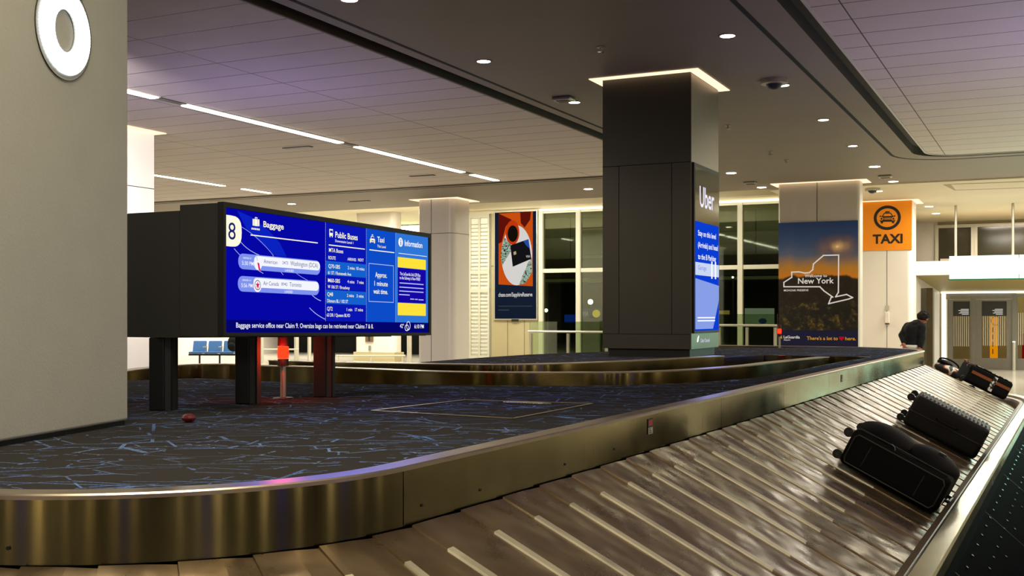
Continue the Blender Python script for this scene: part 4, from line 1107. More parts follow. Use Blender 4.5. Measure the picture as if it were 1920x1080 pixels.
# taxi wrap
pT = py(1709, 600, 29.0); _, aT = ra(pT)
plT = Pl(G(-5, aT-.006, 0), RV)
sa, ta = plT.st(1613, 470.5); sb, tb_ = plT.st(1709.5, 373)
tx = thing('taxi_sign', 'orange taxi sign wrapped round the top of a white column', 'sign', plT.P((sa+sb)/2, ta))
b = MB(); b.box(plT.P(sa-.2, ta, 0), plT.ex*(sb-sa+.19), plT.n*.008, ZV*(tb_-ta)); b.box(plT.P(sb-.008, ta, 0), plT.ex*.008, -plT.n*1.0, ZV*(tb_-ta)); b.build('wrap', 'orange', tx)
def C4(cx, cy): return (1420+cx/3., 320+cy/3.)
b = MB(); cc = plT.st(*C4(731, 265)); ex_, _ = plT.st(*C4(808, 265)); rX = ex_-cc[0]; ring(b, plT, cc, rX, rX*.94, .075, .012); b.build('ring_mark', 'ink', tx)
b = MB()
def cpx(pts, off=.013): b.poly([plT.P(*plT.st(*C4(x, y)), off) for x, y in pts])
cpx(((690, 286), (690, 268), (700, 258), (713, 238), (752, 237), (765, 257), (775, 266), (775, 285), (768, 287), (697, 288)))
cpx(((719, 237), (721, 229), (744, 229), (746, 236))); cpx(((695, 288), (695, 297), (707, 297), (708, 288))); cpx(((757, 287), (758, 296), (770, 296), (770, 287)))
cpx(((688, 254), (696, 252), (698, 259), (690, 261))); cpx(((766, 252), (777, 251), (776, 258), (768, 259))); car_i = b.build('taxi_icon', 'ink', tx)
b = MB(); cpx(((708, 256), (716, 243), (749, 242), (757, 255)), .016); cpx(((712, 266), (753, 265), (753, 268), (712, 269)), .016); cpx(((713, 273), (752, 272), (752, 275), (713, 276)), .016)
for x in (699, 765): ring(b, plT, plT.st(*C4(x, 271)), .045, .045, .018, .016, 16)
b.build('icon_cutout', 'orange', car_i)
b = MB(); u, v = C4(649, 410); text_px(b, plT, 'TAXI', (u, v), C4(818, 408)[0], 48/3., .013, .034); b.build('sign_lettering', 'ink', tx)

# ================================================================== WINDOW WALL
AW = 31.3
RW0 = -18.2; RW1 = -5.2
zh = 4.82
def zW(v, u): return z_at(v, on_a(u, AW)[1])
zt0, zt1 = zW(507, 1070)-.06, zW(507, 1070)+.06
mull = [on_a(1015, AW)[0]+1.235*k for k in range(8)]
# header and blind panels
m = MB().rbox(RW0, RW1, AW-.02, AW+.3, zh, ZL).rbox(RW0, RW1, AW-.12, AW-.021, zh+.10, zh+.16)
tag(m.build('wall_front', 'cream', frame=FR), 'cream header band over the tall windows', 'wall', kind='structure')
rpos0 = on_a(921, AW)[0]
m = MB().rbox(rpos0, mull[0]-.06, AW, AW+.2, 0, zh)
tag(m.build('wall_front', 'beige', frame=FR), 'beige panelled wall behind the tall advert', 'wall', kind='structure')
m = MB()
for k in range(1, 3): 
    r = rpos0+(mull[0]-rpos0)*k/3; m.rbox(r-.006, r+.006, AW-.004, AW+.002, 0, zW(600, 960))
m.rbox(rpos0, mull[0]-.06, AW-.004, AW+.002, zW(499, 925)-.01, zW(499, 925)+.01)
tag(m.build('trim_7', 'housing', frame=FR), 'dark joints of the beige wall panels', 'wall trim', kind='structure')
# louvred panels left of the advert
for i in range(2):
    ra_, rb_ = (on_a(880, AW)[0], on_a(917.5, AW)[0]) if i == 0 else (on_a(835, AW)[0], on_a(876, AW)[0])
    t = thing('window_3' if i == 0 else 'window_4', ['pale louvred window between the round column and the advert', 'pale louvred window mostly behind the round column'][i], 'window', G((ra_+rb_)/2, AW, 0), None, YAW, 'structure')
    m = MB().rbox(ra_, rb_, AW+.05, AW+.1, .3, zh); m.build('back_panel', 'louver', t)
    m = MB()
    for a, b_ in ((ra_, ra_+.05), (rb_-.05, rb_), (ra_+(rb_-ra_)*.5-.03, ra_+(rb_-ra_)*.5+.03)): m.rbox(a, b_, AW-.02, AW+.049, .25, zh)
    for z in (.25, zt0, 2.35, zh-.12): m.rbox(ra_, rb_, AW-.015, AW+.045, z, z+.12)
    m.build('frame', 'window_frame', t)
    m = MB(); z = .42
    while z < zh-.2:
        m.rbox(ra_+.05, rb_-.05, AW+.01, AW+.04, z, z+.012); z += .12
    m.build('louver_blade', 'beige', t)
m = MB().rbox(RW0, rpos0, AW, AW+.06, 0, .28); tag(m.build('baseboard_front', 'olive', frame=FR), 'low olive base below the louvred windows', 'baseboard', kind='structure')
# glazed bays
names = ['tall dark window bay just right of the advert', 'tall dark window bay left of the dark column', 'window bay partly behind the dark column', 'window bay behind the dark column', 'narrow view of a window bay right of the dark column', 'tall dark window bay left of the landscape poster', 'window bay hidden mostly by the poster column']
for k in range(7):
    ra_, rb_ = mull[k], mull[k+1]
    t = thing('window_%d' % (k+5), names[k], 'window', G((ra_+rb_)/2, AW, 0), None, YAW, 'structure')
    m = MB()
    m.rbox(ra_-.07, ra_+.07, AW-.06, AW+.1, 0, zh)
    if k == 6: m.rbox(rb_-.07, rb_+.07, AW-.06, AW+.1, 0, zh)
    m.rbox(ra_+.07, rb_-.07, AW-.03, AW+.08, zt0, zt1); m.rbox(ra_+.07, rb_-.07, AW-.03, AW+.08, zh-.07, zh-.001); m.rbox(ra_+.07, rb_-.07, AW-.03, AW+.08, 0, .12)
    m.build('frame', 'window_frame', t)
    MB().rbox(ra_+.07, rb_-.07, AW+.03, AW+.04, .12, zt0).build('pane', 'glass', t)
    MB().rbox(ra_+.07, rb_-.07, AW+.03, AW+.04, zt1, zh-.07).build('pane', 'glass', t)
o = MB().rbox(mull[0], RW1, AW-.16, AW-.06, zh+.0, zh+.055).build('cornice_light', glow('cornice_glow', 'fff6d0', 2.6), frame=FR)
tag(o, 'thin bright light strip along the top of the tall windows', 'light strip')
# dark exterior seen through the glass
EXA = AW+7.5
wall_ext = MB().rbox(-34, -6.6, EXA, EXA+.3, 2.9, 9.); tag(wall_ext.build('exterior_building', pbr('night_concrete', '6d705a', .8, noise=.15, nscale=1.2, emit=.3), frame=FR), 'dim concrete parking structure outside the tall windows', 'building')  # emission in the concrete stands for outdoor light on it
m = MB().rbox(-34, -6.6, EXA-1.2, EXA-.01, 3.0, 3.7); tag(m.build('exterior_canopy', pbr('night_canopy', '2b2a24', .8, emit=.05), frame=FR), 'dark canopy beam outside the windows', 'canopy')
m = MB().rbox(-34, -6.6, EXA+2, EXA+2.2, 0, 2.9); tag(m.build('exterior_wall', pbr('night_dark', '0d0e0d', .9), frame=FR), 'black night gap below the outside structure', 'wall', kind='structure')
m = MB().rbox(-34, -6.6, AW+.5, EXA+2, -.05, -.001); tag(m.build('ground', pbr('night_asphalt', '141412', .7), frame=FR), 'dark roadway outside the windows', 'ground', kind='structure')
m = MB()
xb = bpy.data.objects['exterior_building']
for k in range(12): r = -22+k*1.4; m.rbox(r-.012, r+.012, EXA-.02, EXA-.001, 3.7, 9.)
m.build('panel_joint', 'black', xb)
for (u, v, r_, lab) in ((1107, 566, .09, 'bright street lamp seen through the glass left of the dark column'), (1024, 582, .06, 'small lamp low in the window right of the advert'), (1374, 520, .035, 'tiny lamp outside the window right of the dark column')):
    q = py(u, v, 38.0); t = thing('street_lamp', lab, 'street lamp', q)
    MB().ball(q, r_).build('globe', glow('street_glow', 'f4f6ff', 12), t, smooth=True); MB().cyl(Vector((q.x, q.y, 0)), q-ZV*r_*1.02, .03, 8).build('pole', 'post', t)
def outside_box(u0, u1, v0_, v1_, y, mat, name, label, cat):
    a, b_ = py(u0, v1_, y), py(u1, v0_, y); m = MB().box(a, Vector((b_.x-a.x, 0, 0)), Vector((0, .3, 0)), ZV*(b_.z-a.z)); 
    t = thing(name, label, cat, Vector(((a.x+b_.x)/2, y, 0)))
    m.build('body', mat, t); MB().box(Vector((a.x+.02, y+.05, 0)), Vector((b_.x-a.x-.04, 0, 0)), Vector((0, .2, 0)), ZV*(a.z-.001)).build('base', 'post', t); return t, a, b_
outside_box(1059, 1079, 590, 605, 37., glow('kiosk_blue', '1438c8', .8), 'kiosk', 'small blue lit kiosk outside, left of the dark column', 'kiosk')
t, a, b_ = outside_box(1090, 1128, 578, 597, 37., glow('hoarding_blue', '10206e', .7), 'hoarding', 'dark blue lit hoarding outside with a yellow disc', 'hoarding')
plV = Pl(Vector((a.x, a.y-.01, 0)), Vector((1, 0, 0)))
b = MB(); ellipse(b, plV, plV.st(1118, 588), .13, .13, .004); b.build('yellow_disc', glow('disc_yellow', 'ffd83a', 1.1), t)
b = MB(); text_px(b, plV, 'VISA', (1092, 592), 1103, 8, .004); b.build('lettering', glow('visa_white', 'dfe4ff', .8), t)
t, a, b_ = outside_box(1400, 1452, 578, 612, 36., glow('booth_light', 'b9c4c8', .55), 'booth', 'pale lit booth outside the window left of the poster', 'booth')
plV = Pl(Vector((a.x, a.y-.01, 0)), Vector((1, 0, 0)))
b = MB(); ellipse(b, plV, plV.st(1430, 602), .13, .09, .004); b.build('blue_mark', glow('mark_blue', '2a4aa8', .6), t)
outside_box(1347, 1368, 582, 590, 36., glow('sign_amber', 'c8a860', .6), 'hoarding', 'narrow amber lit strip outside, right of the dark column', 'hoarding')
# guard rails with glass
def rail(u0, u1, a, vt, label, glass=True, posts=3):
    r0_, y0_ = on_a(u0, a); r1_, y1_ = on_a(u1, a); zt = z_at(vt, (y0_+y1_)/2)
    t = thing('guard_rail', label, 'guard rail', G((r0_+r1_)/2, a, 0), None, YAW)
    for k in range(posts):
        r = r0_+.05+(r1_-r0_-.1)*k/(posts-1); MB().rbox(r-.03, r+.03, a-.03, a+.03, .0005, zt-.05).build('post', 'alu', t)
    MB().cyl(G(r0_, a-.06, zt-.0), G(r1_, a-.06, zt), .028, 12).build('hand_rail', 'alu', t)
    if glass: MB().rbox(r0_, r1_, a+.031, a+.045, .1, zt+.28).build('glass_pane', 'rail_glass', t)
rail(992, 1140, 28.6, 622, 'glass guard rail in front of the windows left of the dark column')
rail(1345, 1457, 27.6, 610, 'glass guard rail in front of the windows beside the poster')
# advert on the beige wall
plA = Pl(G(-17, AW-.055, 0), RV)
sa, ta = plA.st(928, 597.5); sb, _ = plA.st(1005.5, 598); _, tb_ = plA.st(928, 399)
adp = thing('tall_advert', 'tall navy framed card advert with orange and white art', 'poster', plA.P((sa+sb)/2, ta))
b = MB(); b.box(plA.P(sa-.04, ta-.04, -.05), plA.ex*(sb-sa+.08), plA.n*.05, ZV*(tb_-ta+.06)); b.build('frame', 'alu', adp)
b = MB(); rect(b, plA, sa, sb, ta, tb_, .004); b.build('navy_ground', pbr('advert_navy', '0a1222', .9, emit=.25, ior=1.02), adp)
def C5(cx, cy): return (915+cx/4.8, 385+cy/4.8)
def A5(pts, off): return [plA.P(*plA.st(*C5(x, y)), off) for x, y in pts]
def pg(name, c, e=.75): return glow('art_'+name, c, e)
b = MB(); b.poly(A5(((96, 74), (404, 56), (404, 728), (96, 712)), .006)); art = b.build('art_ground', pg('orange', 'e05a14'), adp)
b = MB(); b.poly(A5(((96, 74), (215, 130), (160, 190), (125, 330), (96, 345)), .007)); b.poly(A5(((290, 60), (388, 58), (380, 130), (330, 200), (296, 160)), .007)); b.build('dark_red_shape', pg('dark_red', '6a150c'), art)
b = MB(); cc = plA.st(*C5(255, 440)); 
b.poly(A5([(258+140*cos(t_)*(1 if cos(t_) > 0 else .98), 450+270*sin(t_)) for t_ in [2*pi*i/40 for i in range(40)]], .008)); b.build('white_oval', pg('white', 'e4e0dc', .85), art)
def leafy():
    t = NT('green_leaf_print'); e = t.n('ShaderNodeEmission', i_Strength=.7); tc = t.n('ShaderNodeTexCoord'); nz = t.n('ShaderNodeTexNoise', i_Scale=9., i_Detail=2., i_Distortion=2.5); t.l(tc.outputs['Object'], nz.inputs['Vector'])
    t.l(t.ramp(nz.outputs[0], [(.42, '1c2a22'), (.47, 'a9c4ae'), (.6, 'b8d0bc')]), e.inputs[0]); t.l(e.outputs[0], t.out.inputs[0]); return t.m
lf = leafy()
b = MB(); b.poly(A5(((150, 290), (205, 345), (215, 400), (130, 540), (116, 470), (128, 370)), .009)); b.poly(A5(((365, 510), (396, 470), (398, 600), (340, 700), (280, 718), (310, 640)), .009)); b.build('leaf_pattern', lf, art)
b = MB(); b.poly(A5([(222+62*cos(t_), 245+110*sin(t_)) for t_ in [2*pi*i/28 for i in range(28)]], .010)); b.build('orange_ring', pg('orange2', 'd8400f'), art)
b = MB(); b.poly(A5([(224+46*cos(t_), 255+74*sin(t_)) for t_ in [2*pi*i/28 for i in range(28)]], .011)); b.build('dark_lens', pg('lens', '17120c'), art)
b = MB(); b.poly(A5(((202, 360), (366, 304), (392, 482), (224, 553)), .012)); cd = b.build('card_shape', pg('card', '17161a'), art)
b = MB(); b.poly(A5(((318, 322), (366, 304), (378, 392), (345, 360)), .013)); b.build('blue_corner', pg('cblue', '2a55b8'), cd)
b = MB(); b.poly(A5(((230, 420), (253, 412), (257, 440), (234, 448)), .013)); b.build('chip', pg('chip', 'c8b890'), cd)
b = MB(); u, v = C5(343, 470); text_px(b, plA, 'VISA', (u, v), C5(381, 460)[0], 20/4.8, .0135); b.build('card_lettering', PW, cd)
b = MB(); u, v = C5(95, 822); text_px(b, plA, 'chase.com/SapphireReserve', (u, v), C5(400, 830)[0], 36/4.8, .007, .008); b.build('web_address', glow('web_white', 'e8e6e0', .9), adp)
b = MB(); a_ = plA.st(*C5(94, 908)); e_ = plA.st(*C5(400, 912))[0]; rect(b, plA, a_[0], e_, a_[1]-.015, a_[1]+.015, .006); rect(b, plA, a_[0], a_[0]+(e_-a_[0])*.32, a_[1]-.14, a_[1]-.10, .006); b.build('small_print', pg('print', '4a5058', .5), adp)
b = MB(); a_ = plA.st(959, 603); e_ = plA.st(972.5, 598.5); rect(b, plA, a_[0], e_[0], a_[1], e_[1], .004); o = b.build('owner_plate', 'ink'); tag(o, 'tiny dark plate just below the tall advert', 'plate')
# return wall and far wall on the left
m = MB().rbox(RW0-.2, RW0, AW, 47, 0, ZL); tag(m.build('wall_side', 'white_panel', frame=FR), 'white return wall behind the round column', 'wall', kind='structure')
AF = 46.
m = MB().rbox(RMIN, RW0, AF, AF+.2, 0, ZL); tag(m.build('wall_far', 'white_panel', frame=FR), 'far white wall seen under the flight display', 'wall', kind='structure')
m = MB().rbox(RMIN, RW0, AF-.02, AF-.001, 0, .5); tag(m.build('baseboard_far', 'beige', frame=FR), 'olive base of the far white wall', 'baseboard', kind='structure')
for k, (u0, u1) in enumerate(((392, 470), (492, 528), (568, 600), (640, 662), (752, 776))):
    r0_, y0_ = on_a(u0, AF); r1_, _ = on_a(u1, AF)
    t = thing('window_%d' % (k+12), ['pale panel window far behind the blue seats', 'pale panel window far behind the red beacon', 'pale panel window left of the last board post', 'pale panel window left of the far column', 'pale panel window right of the far column'][k], 'window', G((r0_+r1_)/2, AF, 0), None, YAW, 'structure')
    MB().rbox(r0_-.08, r1_+.08, AF-.06, AF-.025, .55, 4.).build('frame', 'window_frame', t); MB().rbox(r0_, r1_, AF-.07, AF-.061, .65, 3.9).build('pane', pbr('hazy_pane', '8e927c', .15), t)

# ================================================================== SEATS AND SMALL THINGS UNDER THE BOARD
def seat_row():
    y0_ = 36.5; u0 = 362
    p0 = pz(358, 681, 0); p0 = Vector((py(358, 600, y0_).x, y0_, 0))
    t = thing('seat_row', 'row of blue beam seats with black armrests on the white floor', 'seat row', p0)
    for k in range(4):
        x = p0.x+.05+k*.50
        m = MB(); q = [Vector((x, y0_-.02, .43)), Vector((x+.44, y0_-.02, .43)), Vector((x+.44, y0_+.1, .80)), Vector((x, y0_+.1, .80))]
        m.prism(q, Vector((0, .06, .0))); m.build('backrest', 'blue_seat', t, bevel=.03, seg=3)
        m = MB(); m.box(Vector((x, y0_-.46, .40)), Vector((.44, 0, 0)), Vector((0, .42, 0)), ZV*.06); m.build('seat', 'blue_seat', t, bevel=.02)
        m = MB(); m.box(Vector((x+.445, y0_-.40, .60)), Vector((.05, 0, 0)), Vector((0, .38, 0)), ZV*.03); m.box(Vector((x+.455, y0_-.08, .38)), Vector((.03, 0, 0)), Vector((0, .04, 0)), ZV*.22); m.build('armrest', 'alu', t)
    MB().box(Vector((p0.x, y0_-.28, .33)), Vector((2.05, 0, 0)), Vector((0, .08, 0)), ZV*.06).build('beam', 'post', t)
    for x in (.35, 1.0, 1.7):
        m = MB(); m.cyl(Vector((p0.x+x, y0_-.24, .03)), Vector((p0.x+x, y0_-.24, .329)), .03, 10); m.box(Vector((p0.x+x-.03, y0_-.5, .0005)), Vector((.06, 0, 0)), Vector((0, .52, 0)), ZV*.03); m.build('leg', 'post', t)
seat_row()
q = py(437, 676, 35.9); bp = thing('backpack', 'black backpack standing by the blue seats', 'backpack', Vector((q.x, 35.9, .465)))
m = MB(); m.ball(Vector((q.x, 35.9, .465+.26)), .18, .13, .26, n=18, m=12); m.build('body', 'bag', bp, smooth=True)
m = MB(); m.ball(Vector((q.x-.02, 35.79, .465+.17)), .13, .07, .14, n=14, m=8); m.build('pocket', 'bag', bp, smooth=True)
m = MB(); m.tube([Vector((q.x+.05*cos(x), 35.9, .98+.05*sin(x))) for x in [pi*i/8 for i in range(9)]], .012, 6); m.build('handle', 'black_plastic', bp)
for u0, u1, y, vt, lab in ((487, 560, 39., 655, 'low pale floor rail behind the red beacon'), (630, 760, 38.4, 667, 'low pale floor rail in front of the far column')):
    x0, x1 = py(u0, 600, y).x, py(u1, 600, y).x; z = z_at(vt, y)
    t = thing('floor_rail', lab, 'floor rail', Vector(((x0+x1)/2, y, 0)))
    MB().cyl(Vector((x0, y, z)), Vector((x1, y, z)), .03, 10).build('bar', 'alu', t)
    for k in range(3): MB().cyl(Vector((x0+.1+(x1-x0-.2)*k/2, y, .001)), Vector((x0+.1+(x1-x0-.2)*k/2, y, z-.031)), .025, 10).build('post', 'alu', t)
for u, y, vt, w, lab in ((490.5, 38., 620, 8, 'pale steel post left of the red beacon'), (556, 39.6, 620, 9, 'pale steel post right of the red beacon'), (580, 39., 622, 7, 'pale steel post left of the last board post'), (767.5, 37.5, 600, 9, 'tan round post left of the round edged column')):
    q = Vector((py(u, 600, y).x, y, 0)); t = thing('steel_post', lab, 'post', q); rd = w/2/F*y
    MB().cyl(q+ZV*.02, q+ZV*z_at(vt, y), rd, 16).build('pole', 'alu', t); MB().cyl(q+ZV*.0005, q+ZV*.0195, rd*2, 16).build('base_plate', 'alu', t)

# ================================================================== EXIT PORTAL AT RIGHT
AD, AP = 36.6, 33.6
rL_, _ = on_a(1763, AD); RR = 5.5
zd0 = z_at(547, on_a(1790, AD)[1]); zp0 = z_at(516, on_a(1740, AP)[1]); zp1 = z_at(490, on_a(1740, AP)[1])
rPL, _ = on_a(1712, AP)
# bulkhead with sloped underside
m = MB()
A_, B_ = [G(rPL-1.5, AP, zp0), G(RR, AP, zp0), G(RR, AD, zd0), G(rL_-1.5, AD, zd0)], None
m.poly(A_); tag(m.build('ceiling', 'olive', frame=FR), 'sloping olive underside over the exit doors', 'ceiling', kind='structure')
m = MB().poly([G(rPL-1.5, AP, zp0), G(RR, AP, zp0), G(RR, AP, zp1), G(rPL-1.5, AP, zp1)]).poly([G(rPL-1.5, AP, zp1), G(RR, AP, zp1), G(RR, AP+2, zp1), G(rPL-1.5, AP+2, zp1)])
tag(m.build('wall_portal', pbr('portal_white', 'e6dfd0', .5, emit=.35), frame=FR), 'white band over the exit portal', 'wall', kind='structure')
m = MB().poly([G(rL_-.02, AD, 0), G(rPL-.02, AP-2.5, 0), G(rPL-.02, AP-2.5, ZR), G(rL_-.02, AD, ZR)])
m = MB().poly([G(rL_-.02, AD, 0), G(rPL+.05, AP, 0), G(rPL+.05, AP, zp0), G(rL_-.02, AD, zd0)])
tag(m.build('wall_portal', 'white_panel', frame=FR), 'white side wall of the exit portal', 'wall', kind='structure')
m = MB().rbox(rPL-3, rPL+.04, AP, AP+.1, 0, zp0); tag(m.build('wall_portal', 'white_panel', frame=FR), 'white wall panel behind the bent person', 'wall', kind='structure')
# upper windows above
AU = 38.4; zu1 = z_at(421, on_a(1800, AU)[1])
ru0, _ = on_a(1758, AU)
m = MB().rbox(rPL-3, ru0, AU-.05, AU, zp1, ZR); tag(m.build('wall_upper', 'white_panel', frame=FR), 'white wall panel left of the upper windows', 'wall', kind='structure')
for k, (u0, u1) in enumerate(((1760, 1821), (1833, 1990))):
    r0_, _ = on_a(u0, AU); r1_, _ = on_a(u1, AU)
    t = thing('window_%d' % (k+20), ['square dark upper window left of the hanging sign rods', 'wide dark upper window over the white sign'][k], 'window', G((r0_+r1_)/2, AU, zp1), None, YAW, 'structure')
    m = MB()
    for x0, x1, z0_, z1_ in ((r0_-.1, r0_, zp1, zu1), (r1_, r1_+.1, zp1, zu1), (r0_, r1_, zu1-.1, zu1), (r0_, r1_, zp1, zp1+.1)): m.rbox(x0, x1, AU-.1, AU, z0_, z1_)
    m.build('frame', 'window_frame', t); MB().rbox(r0_, r1_, AU-.04, AU-.02, zp1+.1, zu1-.1).build('pane', pbr('dark_upper_glass', '33301f', .12, noise=.4, nscale=2), t)
m = MB().rbox(rPL-3, RMAX, AU, AU+.1, 0, ZR); tag(m.build('wall_upper', 'beige', frame=FR), 'wall behind the upper windows', 'wall', kind='structure')
# hanging lit sign
AS = 32.7
plH = Pl(G(-3, AS, 0), RV); sa, ta = plH.st(1780, 523); _, tb_ = plH.st(1780, 480.5); sm, _ = plH.st(1911, 500); sb, _ = plH.st(2000, 500)
sg = thing('hanging_sign', 'glowing white overhead sign box hung on two rods', 'sign', plH.P((sa+sb)/2, ta))
m = MB(); m.box(plH.P(sa, ta, -.18), plH.ex*(sm-sa-.02), plH.n*.18, ZV*(tb_-ta)); m.build('light_box', 'led', sg)
m = MB(); m.box(plH.P(sm, ta, -.18), plH.ex*(sb-sm), plH.n*.18, ZV*(tb_-ta)); m.build('light_box', 'led', sg)
m = MB(); m.box(plH.P(sa-.02, ta-.03, -.2), plH.ex*(sb-sa), plH.n*.21, ZV*.028); m.build('green_edge', glow('green_edge', '2f8f5c', .8), sg)
for u in (1791.5, 1899):
    s_, _ = plH.st(u, 450); MB().cyl(plH.P(s_, tb_+.001, -.09), plH.P(s_, ZR-.005, -.09), .035, 12).build('rod', 'alu', sg)
# door wall
m = MB().rbox(rL_, RR, AD, AD+.12, zd0, zp0+.6); tag(m.build('wall_door', 'white_panel', frame=FR), 'wall over the exit doors', 'wall', kind='structure')
o = MB().rbox(rL_+.02, RR, AD-.06, AD-.001, zd0-.05, zd0-.005).build('door_header_light', glow('header_glow', 'fffbe6', 3.), frame=FR); tag(o, 'thin bright light line above the exit doors', 'light strip')
def C6(cx): return 1720+cx/5.4
yD = on_a(1820, AD)[1]
zl = lambda cy: z_at(520+cy/5.4, yD)
def dr(cx0, cx1, cy0, cy1, a0, a1, m): m.rbox(on_a(C6(cx0), AD)[0], on_a(C6(cx1), AD)[0], AD+a0, AD+a1, max(.001, zl(cy1)), zl(cy0))
o = MB(); dr(250, 290, 165, 900, -.14, -.08, o); ob = o.build('portal_light', glow('portal_glow', 'fffdf0', 2.2), frame=FR); tag(ob, 'vertical white light column left of the exit doors', 'light column')
o = MB(); dr(283, 305, 222, 900, -.05, -.01, o); tag(o.build('door_jamb', 'window_frame', frame=FR), 'narrow pale jamb by the vertical light', 'door jamb', kind='structure')
def stripes():
    t = NT('frosted_stripe_glass'); tr = t.n('ShaderNodeBsdfTransparent'); tr.inputs[0].default_value = lin('cfcdbc'); df = t.n('ShaderNodeBsdfPrincipled', i_Roughness=.25)
    df.inputs['Base Color'].default_value = lin('c9c6b4'); df.inputs['Emission Color'].default_value = lin('c9c6b4'); df.inputs['Emission Strength'].default_value = .12
    tc = t.n('ShaderNodeTexCoord'); sp = t.n('ShaderNodeSeparateXYZ'); t.l(tc.outputs['Object'], sp.inputs[0]); ge = t.n('ShaderNodeSeparateXYZ'); t.l(tc.outputs['Generated'], ge.inputs[0])
    w = t.math('FRACT', t.math('MULTIPLY', sp.outputs[0], 17.)); on = t.math('LESS_THAN', w, .42)
    band = t.math('MULTIPLY', t.math('GREATER_THAN', ge.outputs[2], .22), t.math('LESS_THAN', ge.outputs[2], .74))
    mx = t.n('ShaderNodeMixShader'); t.l(t.math('MULTIPLY', t.math('MULTIPLY', on, band), .5), mx.inputs[0]); t.l(tr.outputs[0], mx.inputs[1]); t.l(df.outputs[0], mx.inputs[2]); t.l(mx.outputs[0], t.out.inputs[0]); return t.m
SG = stripes()
doors = [((300, 560, 225, 905), (362, 532, 242, 828), 'frosted striped exit door nearest the vertical light'), ((585, 960, 225, 930), (652, 905, 242, 815), 'frosted striped exit door with the orange stand behind it'), ((1005, 1300, 170, 930), (1016, 1290, 200, 815), 'exit door cut by the right picture edge, red stand behind')]
for k, (fr_, gl_, lab) in enumerate(doors):
    rr0, _ = on_a(C6(fr_[0]), AD); rr1, _ = on_a(C6(fr_[1]), AD)
    t = thing('door_%d' % (k+1), lab, 'door', G((rr0+rr1)/2, AD, 0), None, YAW, 'structure')
    m = MB(); 
    dr(fr_[0], gl_[0], fr_[2], fr_[3], 0, .06, m); dr(gl_[1], fr_[1], fr_[2], fr_[3], 0, .06, m); dr(gl_[0], gl_[1], fr_[2], gl_[2], 0, .06, m); dr(gl_[0], gl_[1], gl_[3], fr_[3], 0, .06, m)
    m.build('frame', 'door_metal', t)
    m = MB(); dr(gl_[0]-1, gl_[1]+1, gl_[2]-1, gl_[3]+1, .025, .035, m); m.build('glass_panel', SG, t)
    if k < 2:
        m = MB(); x1 = (520, 865)[k]
        for i in range(5): dr(x1-(80, 105, 85, 100, 70)[i], x1, 320+13*i, 326+13*i, .018, .020, m)
        m.build('notice_lines', PW, t)
        m = MB(); dr(gl_[0], gl_[1], gl_[2]+1, 392, .022, .0245, m); m.build('dark_band', pbr('dark_door_film', '2c2a22', .5), t)
m = MB(); dr(300, 960, 150, 222, .0, .08, m); dr(545, 590, 222, 930, -.03, .08, m); dr(960, 1005, 165, 945, -.04, .08, m); dr(300, 545, 905, 935, 0, .05, m); tag(m.build('door_frame', 'door_metal', frame=FR), 'dull metal frame around the exit doors', 'door frame', kind='structure')
q = G(on_a(C6(978), AD-.5)[0], AD-.5, 0); t = thing('bollard', 'slim white edged guide post before the exit doors', 'post', q)
MB().cyl(q+ZV*.0005, q+ZV*zl(648), .045, 14).build('pole', 'alu', t); MB().cyl(q+ZV*(zl(648)+.001), q+ZV*(zl(640)), .05, 14, .03).build('cap', 'led', t)
# vestibule behind the doors
m = MB().rbox(rL_-1, RR, AD+4, AD+4.1, 0, 3); tag(m.build('wall_outside', pbr('vestibule_glow', '7c8088', .8, noise=.6, nscale=1.6, emit=.35), frame=FR), 'dark vestibule behind the exit doors', 'wall', kind='structure')  # wall emission stands in for light inside the vestibule
plO = Pl(G(-2, AD+.6, 0), RV); sa, _ = plO.st(C6(735), 600); sb, _ = plO.st(C6(815), 600); tt_ = plO.st(C6(770), 520+395/5.4)[1]
og = thing('orange_stand', 'tall orange stand behind the second exit door', 'stand', plO.P((sa+sb)/2, 0))
b = MB(); b.box(plO.P(sa, .30, 0), plO.ex*(sb-sa), plO.n*.05, ZV*(tt_-.3)); b.build('panel', glow('stand_orange', 'f29a0c', 1.9), og)  # emission added to lift the orange; the stand is no lamp
b = MB(); b.box(plO.P(sa+.04, .0005, -.1), plO.ex*(sb-sa-.08), plO.n*.25, ZV*.299); b.build('base', glow('stand_orange_base', 'd98408', .8), og)
b = MB(); c_ = plO.st(C6(795), 520+440/5.4); ring(b, plO, c_, .14, .14, .02, .054, 24)
for i in range(4): rect(b, plO, c_[0]-.10, c_[0]-.07, c_[1]-.35-.22*i, c_[1]-.20-.22*i, .054)
b.build('print_mark', glow('stand_print', 'a86a10', .7), og)
plO = Pl(G(0, AD+.9, 0), RV); sa, _ = plO.st(C6(1060), 600); tt_ = plO.st(C6(1070), 520+570/5.4)[1]
rs = thing('red_stand', 'red stand at the right picture edge behind the exit door', 'stand', plO.P(sa+.2, 0))
b = MB(); b.box(plO.P(sa, .02, 0), plO.ex*.4, plO.n*.05, ZV*(tt_-.02)); b.build('panel', glow('stand_red', 'c8121c', .7), rs)
b = MB(); b.box(plO.P(sa-.02, .0005, -.1), plO.ex*.44, plO.n*.25, ZV*.019); b.build('base', 'post', rs)
